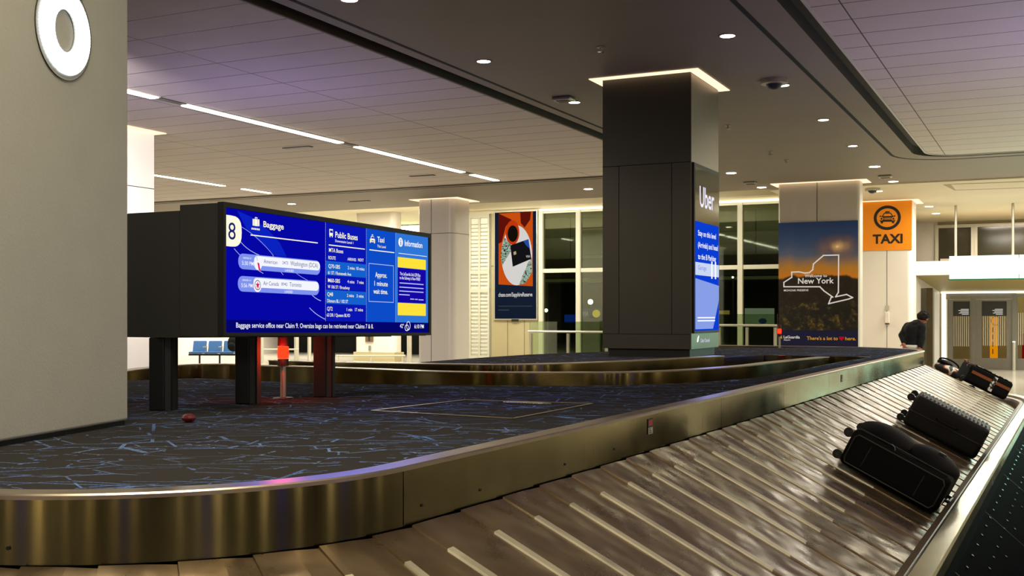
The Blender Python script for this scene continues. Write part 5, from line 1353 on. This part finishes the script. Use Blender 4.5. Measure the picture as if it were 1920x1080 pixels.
# dark steel post at the end of the island
q0 = py(1737, 600, 22.); q1 = py(1752.5, 600, 22.)
dpst = thing('steel_panel_post', 'tall dark steel post past the end of the island', 'post', Vector((q0.x, 22., 0)))
m = MB(); m.box(Vector((q0.x, 22., .0005)), Vector(((q1.x-q0.x)*.78, 0, 0)), Vector((0, .3, 0)), ZV*(z_at(540, 22.)-.0005)); m.build('panel', pbr('dark_steel_post', '5a4f38', .35, metal=.7, noise=.25, nscale=6), dpst)
m = MB(); m.box(Vector((q0.x+(q1.x-q0.x)*.785, 22.02, .0005)), Vector(((q1.x-q0.x)*.215, 0, 0)), Vector((0, .26, 0)), ZV*(z_at(541, 22.)-.0005)); m.build('edge', 'alu', dpst)
# intercom and handle box on the taxi column
p_ = plT.st(1664, 606); b = MB(); sa, ta = plT.st(1659, 582); sb, tb_ = plT.st(1667, 573); rect(b, plT, sa, sb, ta, tb_, .01); ic = thing('intercom', 'small grey intercom on the white column under the orange sign', 'intercom', plT.P(sa, plT.st(1659, 606)[1], .01))
b.build('speaker_plate', 'alu', ic)
b = MB(); s2_, t2 = plT.st(1660, 606); s3, t3 = plT.st(1667.5, 585); b.box(plT.P(s2_, t2, .004), plT.ex*(s3-s2_), plT.n*.05, ZV*(t3-t2)); b.build('cover', 'white_panel', ic, bevel=.01); b = MB(); b.box(plT.P(s2_, t2-.03, .004), plT.ex*(s3-s2_), plT.n*.06, ZV*.03); b.build('sill', 'housing', ic)

# ================================================================== BAGS
SL_ = math.atan(.504); cs, sn = cos(SL_), sin(SL_)
def bframe(l, d, yaw=0., lift=.0):
    p, n = path(l); tx_ = Vector((-n[1], n[0], 0)); nv = Vector((n[0], n[1], 0))
    dn = (nv*cs-ZV*sn).normalized(); up_ = (nv*sn+ZV*cs).normalized()
    X_ = dn*cos(yaw)+tx_*sin(yaw); Y_ = -dn*sin(yaw)+tx_*cos(yaw)
    return Vector((p[0]+n[0]*d, p[1]+n[1]*d, bz(d)))+up_*(.014+lift), X_, Y_, up_
class Fr:
    def __init__(s, o, x, y, z): s.o, s.x, s.y, s.z = o, x, y, z
    def __call__(s, a, b, c): return s.o+s.x*a+s.y*b+s.z*c
def rbody(f, L, W, Hh, rad, n=5, z0=0.):
    """rounded box: outline rounded in the length/height plane and in plan"""
    bm_ = MB(); m = 4
    def prof(k):   # superellipse-like box sphere
        return k
    N = 10; vs = {}; fs = []
    import itertools
    pts = []
    def rc(x, h):  return max(-(h-rad), min(h-rad, x))
    # build from a subdivided cube projected onto a rounded box
    V = []; idx = {}
    g = [-1+2*i/N for i in range(N+1)]
    def vid(i, j, k):
        key = (i, j, k)
        if key in idx: return idx[key]
        e = lambda q, h: (q/abs(q) if q else 0)*(h-rad*(1-min(1, 0))) if False else q
        def mp_(q, h):
            # concentrate samples in the rounded ends
            t = g[q]; a = abs(t); s_ = 1 if t >= 0 else -1
            return s_*((a/.4)*(h-rad) if a <= .4 else (h-rad)+(a-.4)/.6*rad)
        x, y, z = mp_(i, L/2), mp_(j, W/2), mp_(k, Hh/2)
        cx, cy, cz = rc(x, L/2), rc(y, W/2), rc(z, Hh/2)
        d = Vector((x-cx, y-cy, z-cz))
        if d.length > 1e-9:
            # cube surface to sphere
            mx = max(abs(d.x), abs(d.y), abs(d.z)); u = d/rad
            X2, Y2, Z2 = u.x**2, u.y**2, u.z**2
            u = Vector((u.x*sqrt(max(0, 1-Y2/2-Z2/2+Y2*Z2/3)), u.y*sqrt(max(0, 1-X2/2-Z2/2+X2*Z2/3)), u.z*sqrt(max(0, 1-X2/2-Y2/2+X2*Y2/3))))
            d = u*rad
        idx[key] = len(V); V.append(f(L/2+cx+d.x, W/2+cy+d.y, z0+Hh/2+cz+d.z)); return idx[key]
    for a in range(N):
        for b in range(N):
            for (c) in (0, N):
                fs.append((vid(a, b, c), vid(a+1, b, c), vid(a+1, b+1, c), vid(a, b+1, c)))
                fs.append((vid(a, c, b), vid(a+1, c, b), vid(a+1, c, b+1), vid(a, c, b+1)))
                fs.append((vid(c, a, b), vid(c, a+1, b), vid(c, a+1, b+1), vid(c, a, b+1)))
    bm_.add(V, fs); return bm_
def loop_tube(mb, f, pts, r, n=6, close=True):
    p = [f(*q) for q in pts]
    if close: p = p+p[:1]
    mb.tube(p, r, n)
def wheel(f, c, ax, par, r=.033):
    m = MB(); p = f(*c); a = ax; m.cyl(p-a*.014, p+a*.014, r, 18); w = m.build('wheel', 'black_plastic', par, bevel=.004)
    m = MB(); m.cyl(p-a*.018, p+a*.018, r*.35, 10); m.build('hub', 'housing', w)
# soft black case in front
o, x, y, z = bframe(4.58, .575, radians(-1.5)); f = Fr(o, x, y, z)
L_, W_, H_ = .70, .53, .265
bg = thing('soft_suitcase', 'soft black suitcase lying flat, nearest on the belt', 'suitcase', o)
rbody(f, L_, W_, H_, .04, z0=.006).build('shell', 'bag', bg, smooth=True)
m = MB()   # puffed front pockets on the upper face
m.ball(f(.21, .265, H_), .22, .23, .09, n=28, m=14, X=x, Y=y, Z=z); m.build('large_pocket', 'bag', bg, smooth=True)
m = MB(); m.ball(f(.51, .255, H_-.005), .20, .215, .10, n=28, m=14, X=x, Y=y, Z=z); m.build('small_pocket', 'bag', bg, smooth=True)
m = MB()
for yy_, zz in ((-.004, .05), ):
    pass
# piping and zips on the side that faces the viewer
loop_tube(m, f, [(.045, -.003, .03), (.03, -.003, .06), (.03, -.003, H_-.05), (.05, -.003, H_-.025), (L_-.05, -.003, H_-.025), (L_-.03, -.003, H_-.05), (L_-.03, -.003, .06), (L_-.05, -.003, .03)], .005); m.build('piping', 'zip', bg)
m = MB(); 
for xx in (.15, .53): m.tube([f(xx, -.001, .055), f(xx+.005, -.001, H_-.06)], .0035, 6)
m.build('seam', 'zip', bg)
m = MB(); m.tube([f(.04, .035, H_+.012), f(.32, .03, H_+.016), f(.66, .035, H_+.010)], .0045, 6); m.build('zipper', 'zip', bg)
m = MB(); m.tube([f(.26, .028, H_+.020), f(.285, .012, H_+.014), f(.30, .0, H_-.004)], .004, 6); m.build('zip_pull', 'bolt', bg)
plate_f = lambda a, b: f(a, b, H_+.088-.35*(a-.50)**2)
m = MB(); m.box(f(.53, .20, H_+.090), x*.055, y*.014, z*.010); m.build('maker_plate', 'zip', bg); m = MB()
for i in range(6): m.box(f(.533+.0085*i, .202, H_+.1005), x*.006, y*.010, z*.001)
m.build('plate_letters', 'bolt', bpy.data.objects['maker_plate'])
for yy_, zz in ((.05, .045), (.05, H_-.05), (W_-.05, .045), (W_-.05, H_-.05)): wheel(f, (-.028, yy_, zz), y, bg)
for yy_, zz in ((.05, .045), (.05, H_-.05), (W_-.05, .045), (W_-.05, H_-.05)): MB().box(f(-.022, yy_-.02, zz-.02), x*.045, y*.04, z*.04).build('wheel_housing', 'black_plastic', bg)
m = MB(); loop_tube(m, f, [(L_-.005, .15, .10), (L_+.035, .16, .10), (L_+.035, .34, .10), (L_-.005, .35, .10)], .011, 8, False); m.build('handle', 'black_plastic', bg)
m = MB(); m.box(f(L_+.004, .03, .075), x*.003, y*.05, z*.05); m.build('luggage_tag', 'shirt', bg)
# hard ribbed case
o, x, y, z = bframe(7.62, .575, radians(2.5)); f = Fr(o, x, y, z)
L_, W_, H_ = .70, .47, .31
bg = thing('hard_suitcase', 'black ribbed hard suitcase lying behind the soft one', 'suitcase', o)
rbody(f, L_, W_, H_, .045, z0=.006).build('shell', 'hard', bg, smooth=True)
m = MB()
loop_tube(m, f, [(.04, -.003, H_*.49+.006), (L_-.04, -.003, H_*.49+.006), (L_-.002, .03, H_*.49+.006), (L_-.002, W_-.03, H_*.49+.006), (L_-.03, W_+.002, H_*.49+.006), (.03, W_+.002, H_*.49+.006), (-.002, W_-.03, H_*.49+.006), (-.002, .03, H_*.49+.006)], .007); m.build('zip_band', 'zip', bg)
m = MB(); nR = 17
for i in range(nR):
    xx = .05+(L_-.10)*i/(nR-1)
    m.tube([f(xx, .015, H_-.022), f(xx, .04, H_+.003), f(xx, W_*.5, H_+.008), f(xx, W_-.04, H_+.003), f(xx, W_-.015, H_-.022)], .011, 6)
m.build('rib', 'hard_top', bg, smooth=True)
for yy_, zz in ((.055, .05), (.055, H_-.05), (W_-.05, .05), (W_-.05, H_-.05)): wheel(f, (-.035, yy_, zz), y, bg, .034)
for yy_, zz in ((.055, .05), (.055, H_-.05), (W_-.05, .05), (W_-.05, H_-.05)): MB().box(f(-.026, yy_-.022, zz-.02), x*.05, y*.044, z*.04).build('wheel_housing', 'black_plastic', bg)
m = MB(); loop_tube(m, f, [(.25, -.003, H_*.62), (.27, -.03, H_*.62), (.43, -.03, H_*.62), (.45, -.003, H_*.62)], .009, 8, False); m.build('handle', 'black_plastic', bg)
# patterned case at the far bend
def floral():
    t = NT('black_floral_cloth'); b = t.n('ShaderNodeBsdfPrincipled', i_Roughness=.6); t.l(b.outputs[0], t.out.inputs[0]); tc = t.n('ShaderNodeTexCoord')
    nz = t.n('ShaderNodeTexNoise', i_Scale=17., i_Detail=1.5); t.l(tc.outputs['Object'], nz.inputs['Vector'])
    t.l(t.ramp(nz.outputs[0], [(0, '0a0908'), (.50, '0c0a09'), (.53, 'c9c2b8'), (.72, 'e8e0d4')]), b.inputs['Base Color']); return t.m
FL = floral()
o, x, y, z = bframe(LSTR+.44, .56, radians(16), .02); f = Fr(o, x, y, z)
L_, W_, H_ = .70, .40, .29
bg = thing('trimmed_suitcase', 'black suitcase with copper strip and pale floral trim at the far bend', 'suitcase', o)
rbody(f, L_, W_, H_, .05, z0=.004).build('shell', 'bag', bg, smooth=True)
m = MB(); m.box(f(.03, -.006, H_*.55), x*(L_-.06), y*.006, z*.045); m.build('copper_strip', 'copper', bg)
m = MB(); m.box(f(.36, -.009, .03), x*.07, y*.004, z*(H_-.06)); m.box(f(.36, .02, H_+.0045), x*.07, y*(W_-.04), z*.004); m.build('floral_strap', FL, bg)
m = MB(); m.box(f(.05, .005, H_+.001), x*(L_-.10), y*.07, z*.008); m.build('floral_edging', FL, bg)
for yy_, zz in ((.05, .045), (.05, H_-.05)): wheel(f, (-.026, yy_, zz), y, bg)
m = MB(); loop_tube(m, f, [(-.005, .12, H_-.02), (-.04, .14, H_+.01), (-.04, .26, H_+.01), (-.005, .28, H_-.02)], .01, 8, False); m.build('handle', 'copper', bg)
# printed soft bag beyond the ridge
o, x, y, z = bframe(LSTR+.98, .30, radians(-12)); f = Fr(o, x, y, z)
bg = thing('printed_bag', 'dark soft bag with pale and red print beyond the belt ridge', 'bag', o)
def printed():
    t = NT('red_white_print_cloth'); b = t.n('ShaderNodeBsdfPrincipled', i_Roughness=.6); t.l(b.outputs[0], t.out.inputs[0]); tc = t.n('ShaderNodeTexCoord')
    nz = t.n('ShaderNodeTexNoise', i_Scale=6., i_Detail=1., i_Distortion=.6); t.l(tc.outputs['Object'], nz.inputs['Vector'])
    t.l(t.ramp(nz.outputs[0], [(0, '0a0a10'), (.52, '0c0c12'), (.54, 'a8432c'), (.58, 'c8bda8'), (.68, 'd8d0c0'), (.70, '10101a')], 'CONSTANT'), b.inputs['Base Color']); return t.m
m = MB(); m.ball(f(.22, .18, .11), .26, .20, .11, n=28, m=16, X=x, Y=y, Z=z); m.build('body', printed(), bg, smooth=True)
m = MB(); m.ball(f(.12, .16, .20), .13, .13, .055, n=20, m=10, X=x, Y=y, Z=z); m.build('top_flap', 'bag', bg, smooth=True)
m = MB(); m.tube([f(.10+.16*cos(a)+.06, .12, .22+.06*sin(a)) for a in [pi*i/10 for i in range(11)]], .014, 8); m.build('strap', 'bag', bg)
m = MB(); m.tube([f(.56, .05, .03), f(.62, .06, .05), f(.66, .10, .03)], .02, 8); m.build('side_strap', 'bag', bg)

# ================================================================== PERSON
def skin_obj(name, mat, parent, verts, edges, rad, sub=2):
    me = bpy.data.meshes.new(name); me.from_pydata(verts, edges, []); me.materials.append(M[mat])
    o = bpy.data.objects.new(name, me); COL.objects.link(o); o.parent = parent
    md = o.modifiers.new('skin', 'SKIN'); md.use_smooth_shade = True
    lay = me.skin_vertices[0] if me.skin_vertices else None
    if lay is None:
        bm = bmesh.new(); bm.from_mesh(me); bm.verts.layers.skin.verify(); bm.to_mesh(me); bm.free(); lay = me.skin_vertices[0]
    for i, r in enumerate(rad):
        lay.data[i].radius = (r, r) if not isinstance(r, tuple) else r; lay.data[i].use_root = (i == 0)
    s = o.modifiers.new('sub', 'SUBSURF'); s.levels = sub; s.render_levels = sub
    return o
YP = 20.; PX = py(1712, 600, YP).x
def q_(u, v, dy=0.): return Vector(((py(u, v, YP+dy).x-PX), dy, py(u, v, YP+dy).z))
per = thing('person', 'person in black sweatshirt bending over, white hem showing, seen from behind', 'person', Vector((PX, YP, 0)))
J = dict(pel=q_(1711, 658), waist=q_(1711, 645), chest=q_(1713, 620), neck=q_(1722, 606, -.02), head=q_(1730, 599.5, -.03),
         ls=q_(1702.5, 613, .10), le=q_(1691.5, 629, .08), lw=q_(1694.5, 643, -.02), rs=q_(1727.5, 613.5, -.12), re=q_(1729, 634, -.16), rw=q_(1726, 651, -.20))
V = []; E_ = []; RAD = []
def jv(p, r, par=None):
    V.append(tuple(p)); RAD.append(r)
    if par is not None: E_.append((par, len(V)-1))
    return len(V)-1
ip = jv(J['pel'], .11); iw = jv(J['waist'], .105, ip); ich = jv(J['chest'], .145, iw); isx = jv(J['chest'].lerp(J['neck'], .6), .10, ich); ink = jv(J['neck'], .052, isx)
ih0 = jv(J['neck'].lerp(J['head'], .55), .06, ink); ih1 = jv(J['head'], .088, ih0); ih2 = jv(J['head']+Vector((.035, .03, .045)), .07, ih1)
hand = {}
for sd, (a, b_, c_) in (('l', ('ls', 'le', 'lw')), ('r', ('rs', 're', 'rw'))):
    i1 = jv(J[a], .062, isx); i2 = jv(J[b_], .046, i1); i3 = jv(J[c_], .030, i2)
    d = (J[c_]-J[b_]).normalized(); side = d.cross(Vector((0, 1, 0))).normalized(); pl_ = jv(J[c_]+d*.05, .036, i3)
    for k, (off, ln) in enumerate(((-.03, .07), (-.010, .08), (.010, .076), (.03, .062))):
        k1 = jv(J[c_]+d*.085+side*off, .0095, pl_); k2 = jv(J[c_]+d*(.085+ln*.5)+side*off+Vector((0, .01, 0)), .0088, k1); jv(J[c_]+d*(.085+ln*.9)+side*off+Vector((0, .03, 0)), .008, k2)
    k1 = jv(J[c_]+d*.04+side*(-.045)+Vector((0, .02, 0)), .011, pl_); jv(J[c_]+d*.085+side*(-.06)+Vector((0, .035, 0)), .0095, k1)
for sx in (-1, 1):
    h = jv(J['pel']+Vector((.085*sx, .02*sx, -.10)), .10, ip); k1 = jv(Vector((J['pel'].x+.11*sx, .05*sx-.02, .50)), .066, h); an = jv(Vector((J['pel'].x+.12*sx, .02*sx, .09)), .042, k1); jv(Vector((J['pel'].x+.17*sx, .14, .035)), .035, an)
skin_obj('body', 'skin', per, V, E_, RAD)
# face features on the head, turned down and away
fd = Vector((.72, .45, -.52)).normalized(); hc = J['head']+Vector((.015, .015, .02)); sdv = fd.cross(ZV).normalized(); upv = sdv.cross(fd)
wp = Vector((PX, YP, 0))
m = MB(); m.ball(wp+hc+fd*.098-upv*.01, .014, .014, .024, n=12, m=8, X=sdv, Y=fd, Z=upv); m.build('nose', 'skin', per, smooth=True)
for s_ in (-1, 1):
    m = MB(); m.ball(wp+hc+fd*.082+sdv*(.032*s_)+upv*.018, .011, .008, .007, n=10, m=6, X=sdv, Y=fd, Z=upv); m.build('eye', 'shirt', per, smooth=True)
    m = MB(); m.ball(wp+hc+sdv*(.088*s_)-upv*.012-fd*.005, .012, .022, .032, n=12, m=8, X=sdv, Y=fd, Z=upv); m.build('ear', 'skin', per, smooth=True)
m = MB(); m.ball(wp+hc+fd*.085-upv*.05, .024, .008, .007, n=12, m=6, X=sdv, Y=fd, Z=upv); m.build('mouth', 'copper', per, smooth=True)
# hair: tousled cap
m = MB(); rnd = random.Random(3)
m.ball(wp+hc+upv*.025-fd*.022, .104, .108, .10, n=24, m=14, X=sdv, Y=fd, Z=upv)
for _ in range(46):
    a, b_ = rnd.uniform(0, 2*pi), rnd.uniform(-.15, 1.45)
    dd_ = (sdv*cos(a)*cos(b_)+(-fd)*(sin(a)*cos(b_))+upv*sin(b_)).normalized()
    if dd_.dot(fd) > .45 and dd_.dot(upv) < .3: continue
    m.ball(wp+hc+upv*.02-fd*.02+dd_*.095, rnd.uniform(.022, .034), n=8, m=6)
m.build('hair', 'hair', per, smooth=True)
# sweatshirt
def blob(name, mat, bones, voxel, fold=.02):
    m = MB()
    for p, r, q, s in bones:
        n = max(2, int((q-p).length/.02))
        for i in range(n+1): m.ball(wp+p.lerp(q, i/n), r+(s-r)*i/n, n=14, m=10)
    o = m.build(name, mat, per, weld=False)
    rm = o.modifiers.new('remesh', 'REMESH'); rm.mode = 'VOXEL'; rm.voxel_size = voxel; rm.use_smooth_shade = True
    sm = o.modifiers.new('smooth', 'SMOOTH'); sm.iterations = 5; sm.factor = .5
    fd_ = o.modifiers.new('folds', 'DISPLACE'); tx_f = bpy.data.textures.new('folds', 'CLOUDS'); tx_f.noise_scale = .10; fd_.texture = tx_f; fd_.strength = fold; fd_.mid_level = .5
    return o
c5 = J['chest'].lerp(J['neck'], .6)
B_ = [(J['waist']-Vector((0, 0, .01)), .15, J['chest'], .165), (J['chest'], .165, c5, .12), (c5, .12, J['neck'].lerp(J['chest'], .1), .075)]
for x_, y_, z_ in (('ls', 'le', 'lw'), ('rs', 're', 'rw')):
    B_ += [(c5, .10, J[x_], .085), (J[x_], .085, J[y_], .068), (J[y_], .068, J[y_].lerp(J[z_], .95), .046)]
blob('sweatshirt', 'hoodie', B_, .014)
m = MB(); m.ball(wp+J['chest'].lerp(J['neck'], .72)+Vector((-.02, -.06, .02)), .10, .06, .06, n=18, m=10); m.build('hood', 'hoodie', per, smooth=True)
m = MB(); hz_ = J['waist']-Vector((0, 0, .06)); m.lathe(wp+hz_, [(.148, -.035), (.162, -.032), (.168, .04), (.13, .05)], 28); m.build('shirt_hem', 'shirt', per, smooth=True)
V = []; E_ = []; RAD = []
t00 = jv(J['waist']-Vector((0, 0, .045)), .17); t0_ = jv(J['pel']-Vector((0, 0, .02)), .175, t00)
for sx in (-1, 1):
    h = jv(J['pel']+Vector((.085*sx, .02*sx, -.10)), .115, t0_); k1 = jv(Vector((J['pel'].x+.11*sx, .05*sx-.02, .50)), .085, h); jv(Vector((J['pel'].x+.12*sx, .02*sx, .10)), .068, k1)
skin_obj('trousers', 'trouser', per, V, E_, RAD)
for sx in (-1, 1):
    m = MB(); m.ball(wp+Vector((J['pel'].x+.145*sx, .06, .045)), .05, .14, .045, n=16, m=8); m.build('shoe', 'black_plastic', per, smooth=True)

# ================================================================== LIGHT
for r in (-22, -16, -10):              # unseen area lamps added overhead to fill the hall
    pass
WARM = (1, .88, .70)
for r, a, pw in ((-4.6, -4, 170), (3.2, -2, 170), (4.5, 8, 120), (4.5, 16, 150), (-9, 5, 120), (-1.5, -6, 130)):
    area(G(r, a, ZC-.06), (0, 0, -1), 2.2, 1.2, pw, WARM)
for x_, y_, pw, s_ in ((-1.3, 3.6, 60, 1.5), (.3, 2.6, 16, .5), (-.4, 5.6, 10, .5), (1.9, 4.0, 16, .5)):
    area((x_, y_, ZC-.05), (0, 0, -1), s_, s_*.6, pw, (1, .88, .62), 2.2)  # added overhead so the near belt plates catch bright patches
# bright exit zone
for r, a, z, pw, col in ((-1.2, 30.2, ZR-.05, 430, (1, .94, .82)), (3.5, 30.5, ZR-.05, 480, (1, .95, .84)), (.6, 35.2, 2.2, 130, (1, .97, .86)), (-1, 36.9, ZR-.08, 200, (1, .85, .72)), (2, 24.5, ZC-.05, 300, (1, .93, .72))):
    area(G(r, a, z), (0, 0, -1), 2.4, .8, pw, col)
# bright hall on the far left and before the windows
for r, a, z, pw in ((-20, 31, ZL-.05, 800), (-24, 38, ZL-.05, 1200), (-15, 28.6, ZL-.05, 400), (-10, 28.6, ZL-.05, 300), (-18, 16, ZC-.05, 300), (-26.5, 36, ZL-.05, 900), (-25, 26.5, ZC-.05, 400)):
    area(G(r, a, z), (0, 0, -1), 2.5, 1.2, pw, (1, .94, .8))
area((-5, 11.5, 4.5), (-1.2, 6.5, -1.6), .6, .5, 230, (1, .94, .96), 1.1)  # lamp added out of sight behind the grey column, brightens the white pillar
o_ = area(G(-12, 2, ZC-.06), (0, 0, -1), .3, 4.5, 380, WARM); o_.rotation_euler = (0, 0, YAW)
for q_x, q_y in ((8.3, 14.2), (9.0, 17.2)): spot_lamp((q_x, q_y, ZC-.02), 900, 1.0, 1., (.9, 1, .86))  # unseen pale green spots added to brighten the far belt and bags
# unseen teal lamp added at right for teal reflections in the steel
area((12.6, 23.2, 1.7), (-.647, -.811, -.05), 1.6, 1.4, 75, (.4, 1., .80))
# lamps at the blue displays, then unseen violet uplights added for the ceiling tint
area(plS.P(LB/2, HB/2, .06), plS.n, LB*.9, HB*.8, 7, (.12, .16, 1.))
area(plC.P((e0+e1)/2, 2.1, .12), plC.n, 1.0, 1.8, 8, (.15, .25, 1.))
area(G(-9.6, 12, 2.4), (.1, .1, 1), 2.8, 1.6, 26, (.38, .30, 1.))
area(G(2.2, 13.5, .7), (-.05, .1, 1), 2.2, 1.2, 65, (.45, .30, 1.), 2.4)
w = bpy.data.worlds.new('hall_ambient'); sc.world = w; w.use_nodes = True
w.node_tree.nodes['Background'].inputs[0].default_value = (.02, .022, .02, 1); w.node_tree.nodes['Background'].inputs[1].default_value = .3

# ================================================================== CAMERA
cam = bpy.data.cameras.new('camera'); co = bpy.data.objects.new('camera', cam); COL.objects.link(co)
co.location = (0, 0, EYE); co.rotation_euler = (pi/2, 0, 0); cam.sensor_width = 36; cam.lens = F/1920*36; cam.shift_y = (V0-540)/1920
cam.clip_start = .05; cam.clip_end = 300
sc.camera = co
sc.view_settings.view_transform = 'Standard'; sc.view_settings.look = 'None'; sc.view_settings.exposure = 0.; sc.view_settings.gamma = 1.
sc.cycles.max_bounces = 7; sc.cycles.sample_clamp_indirect = 4.; sc.cycles.use_denoising = True
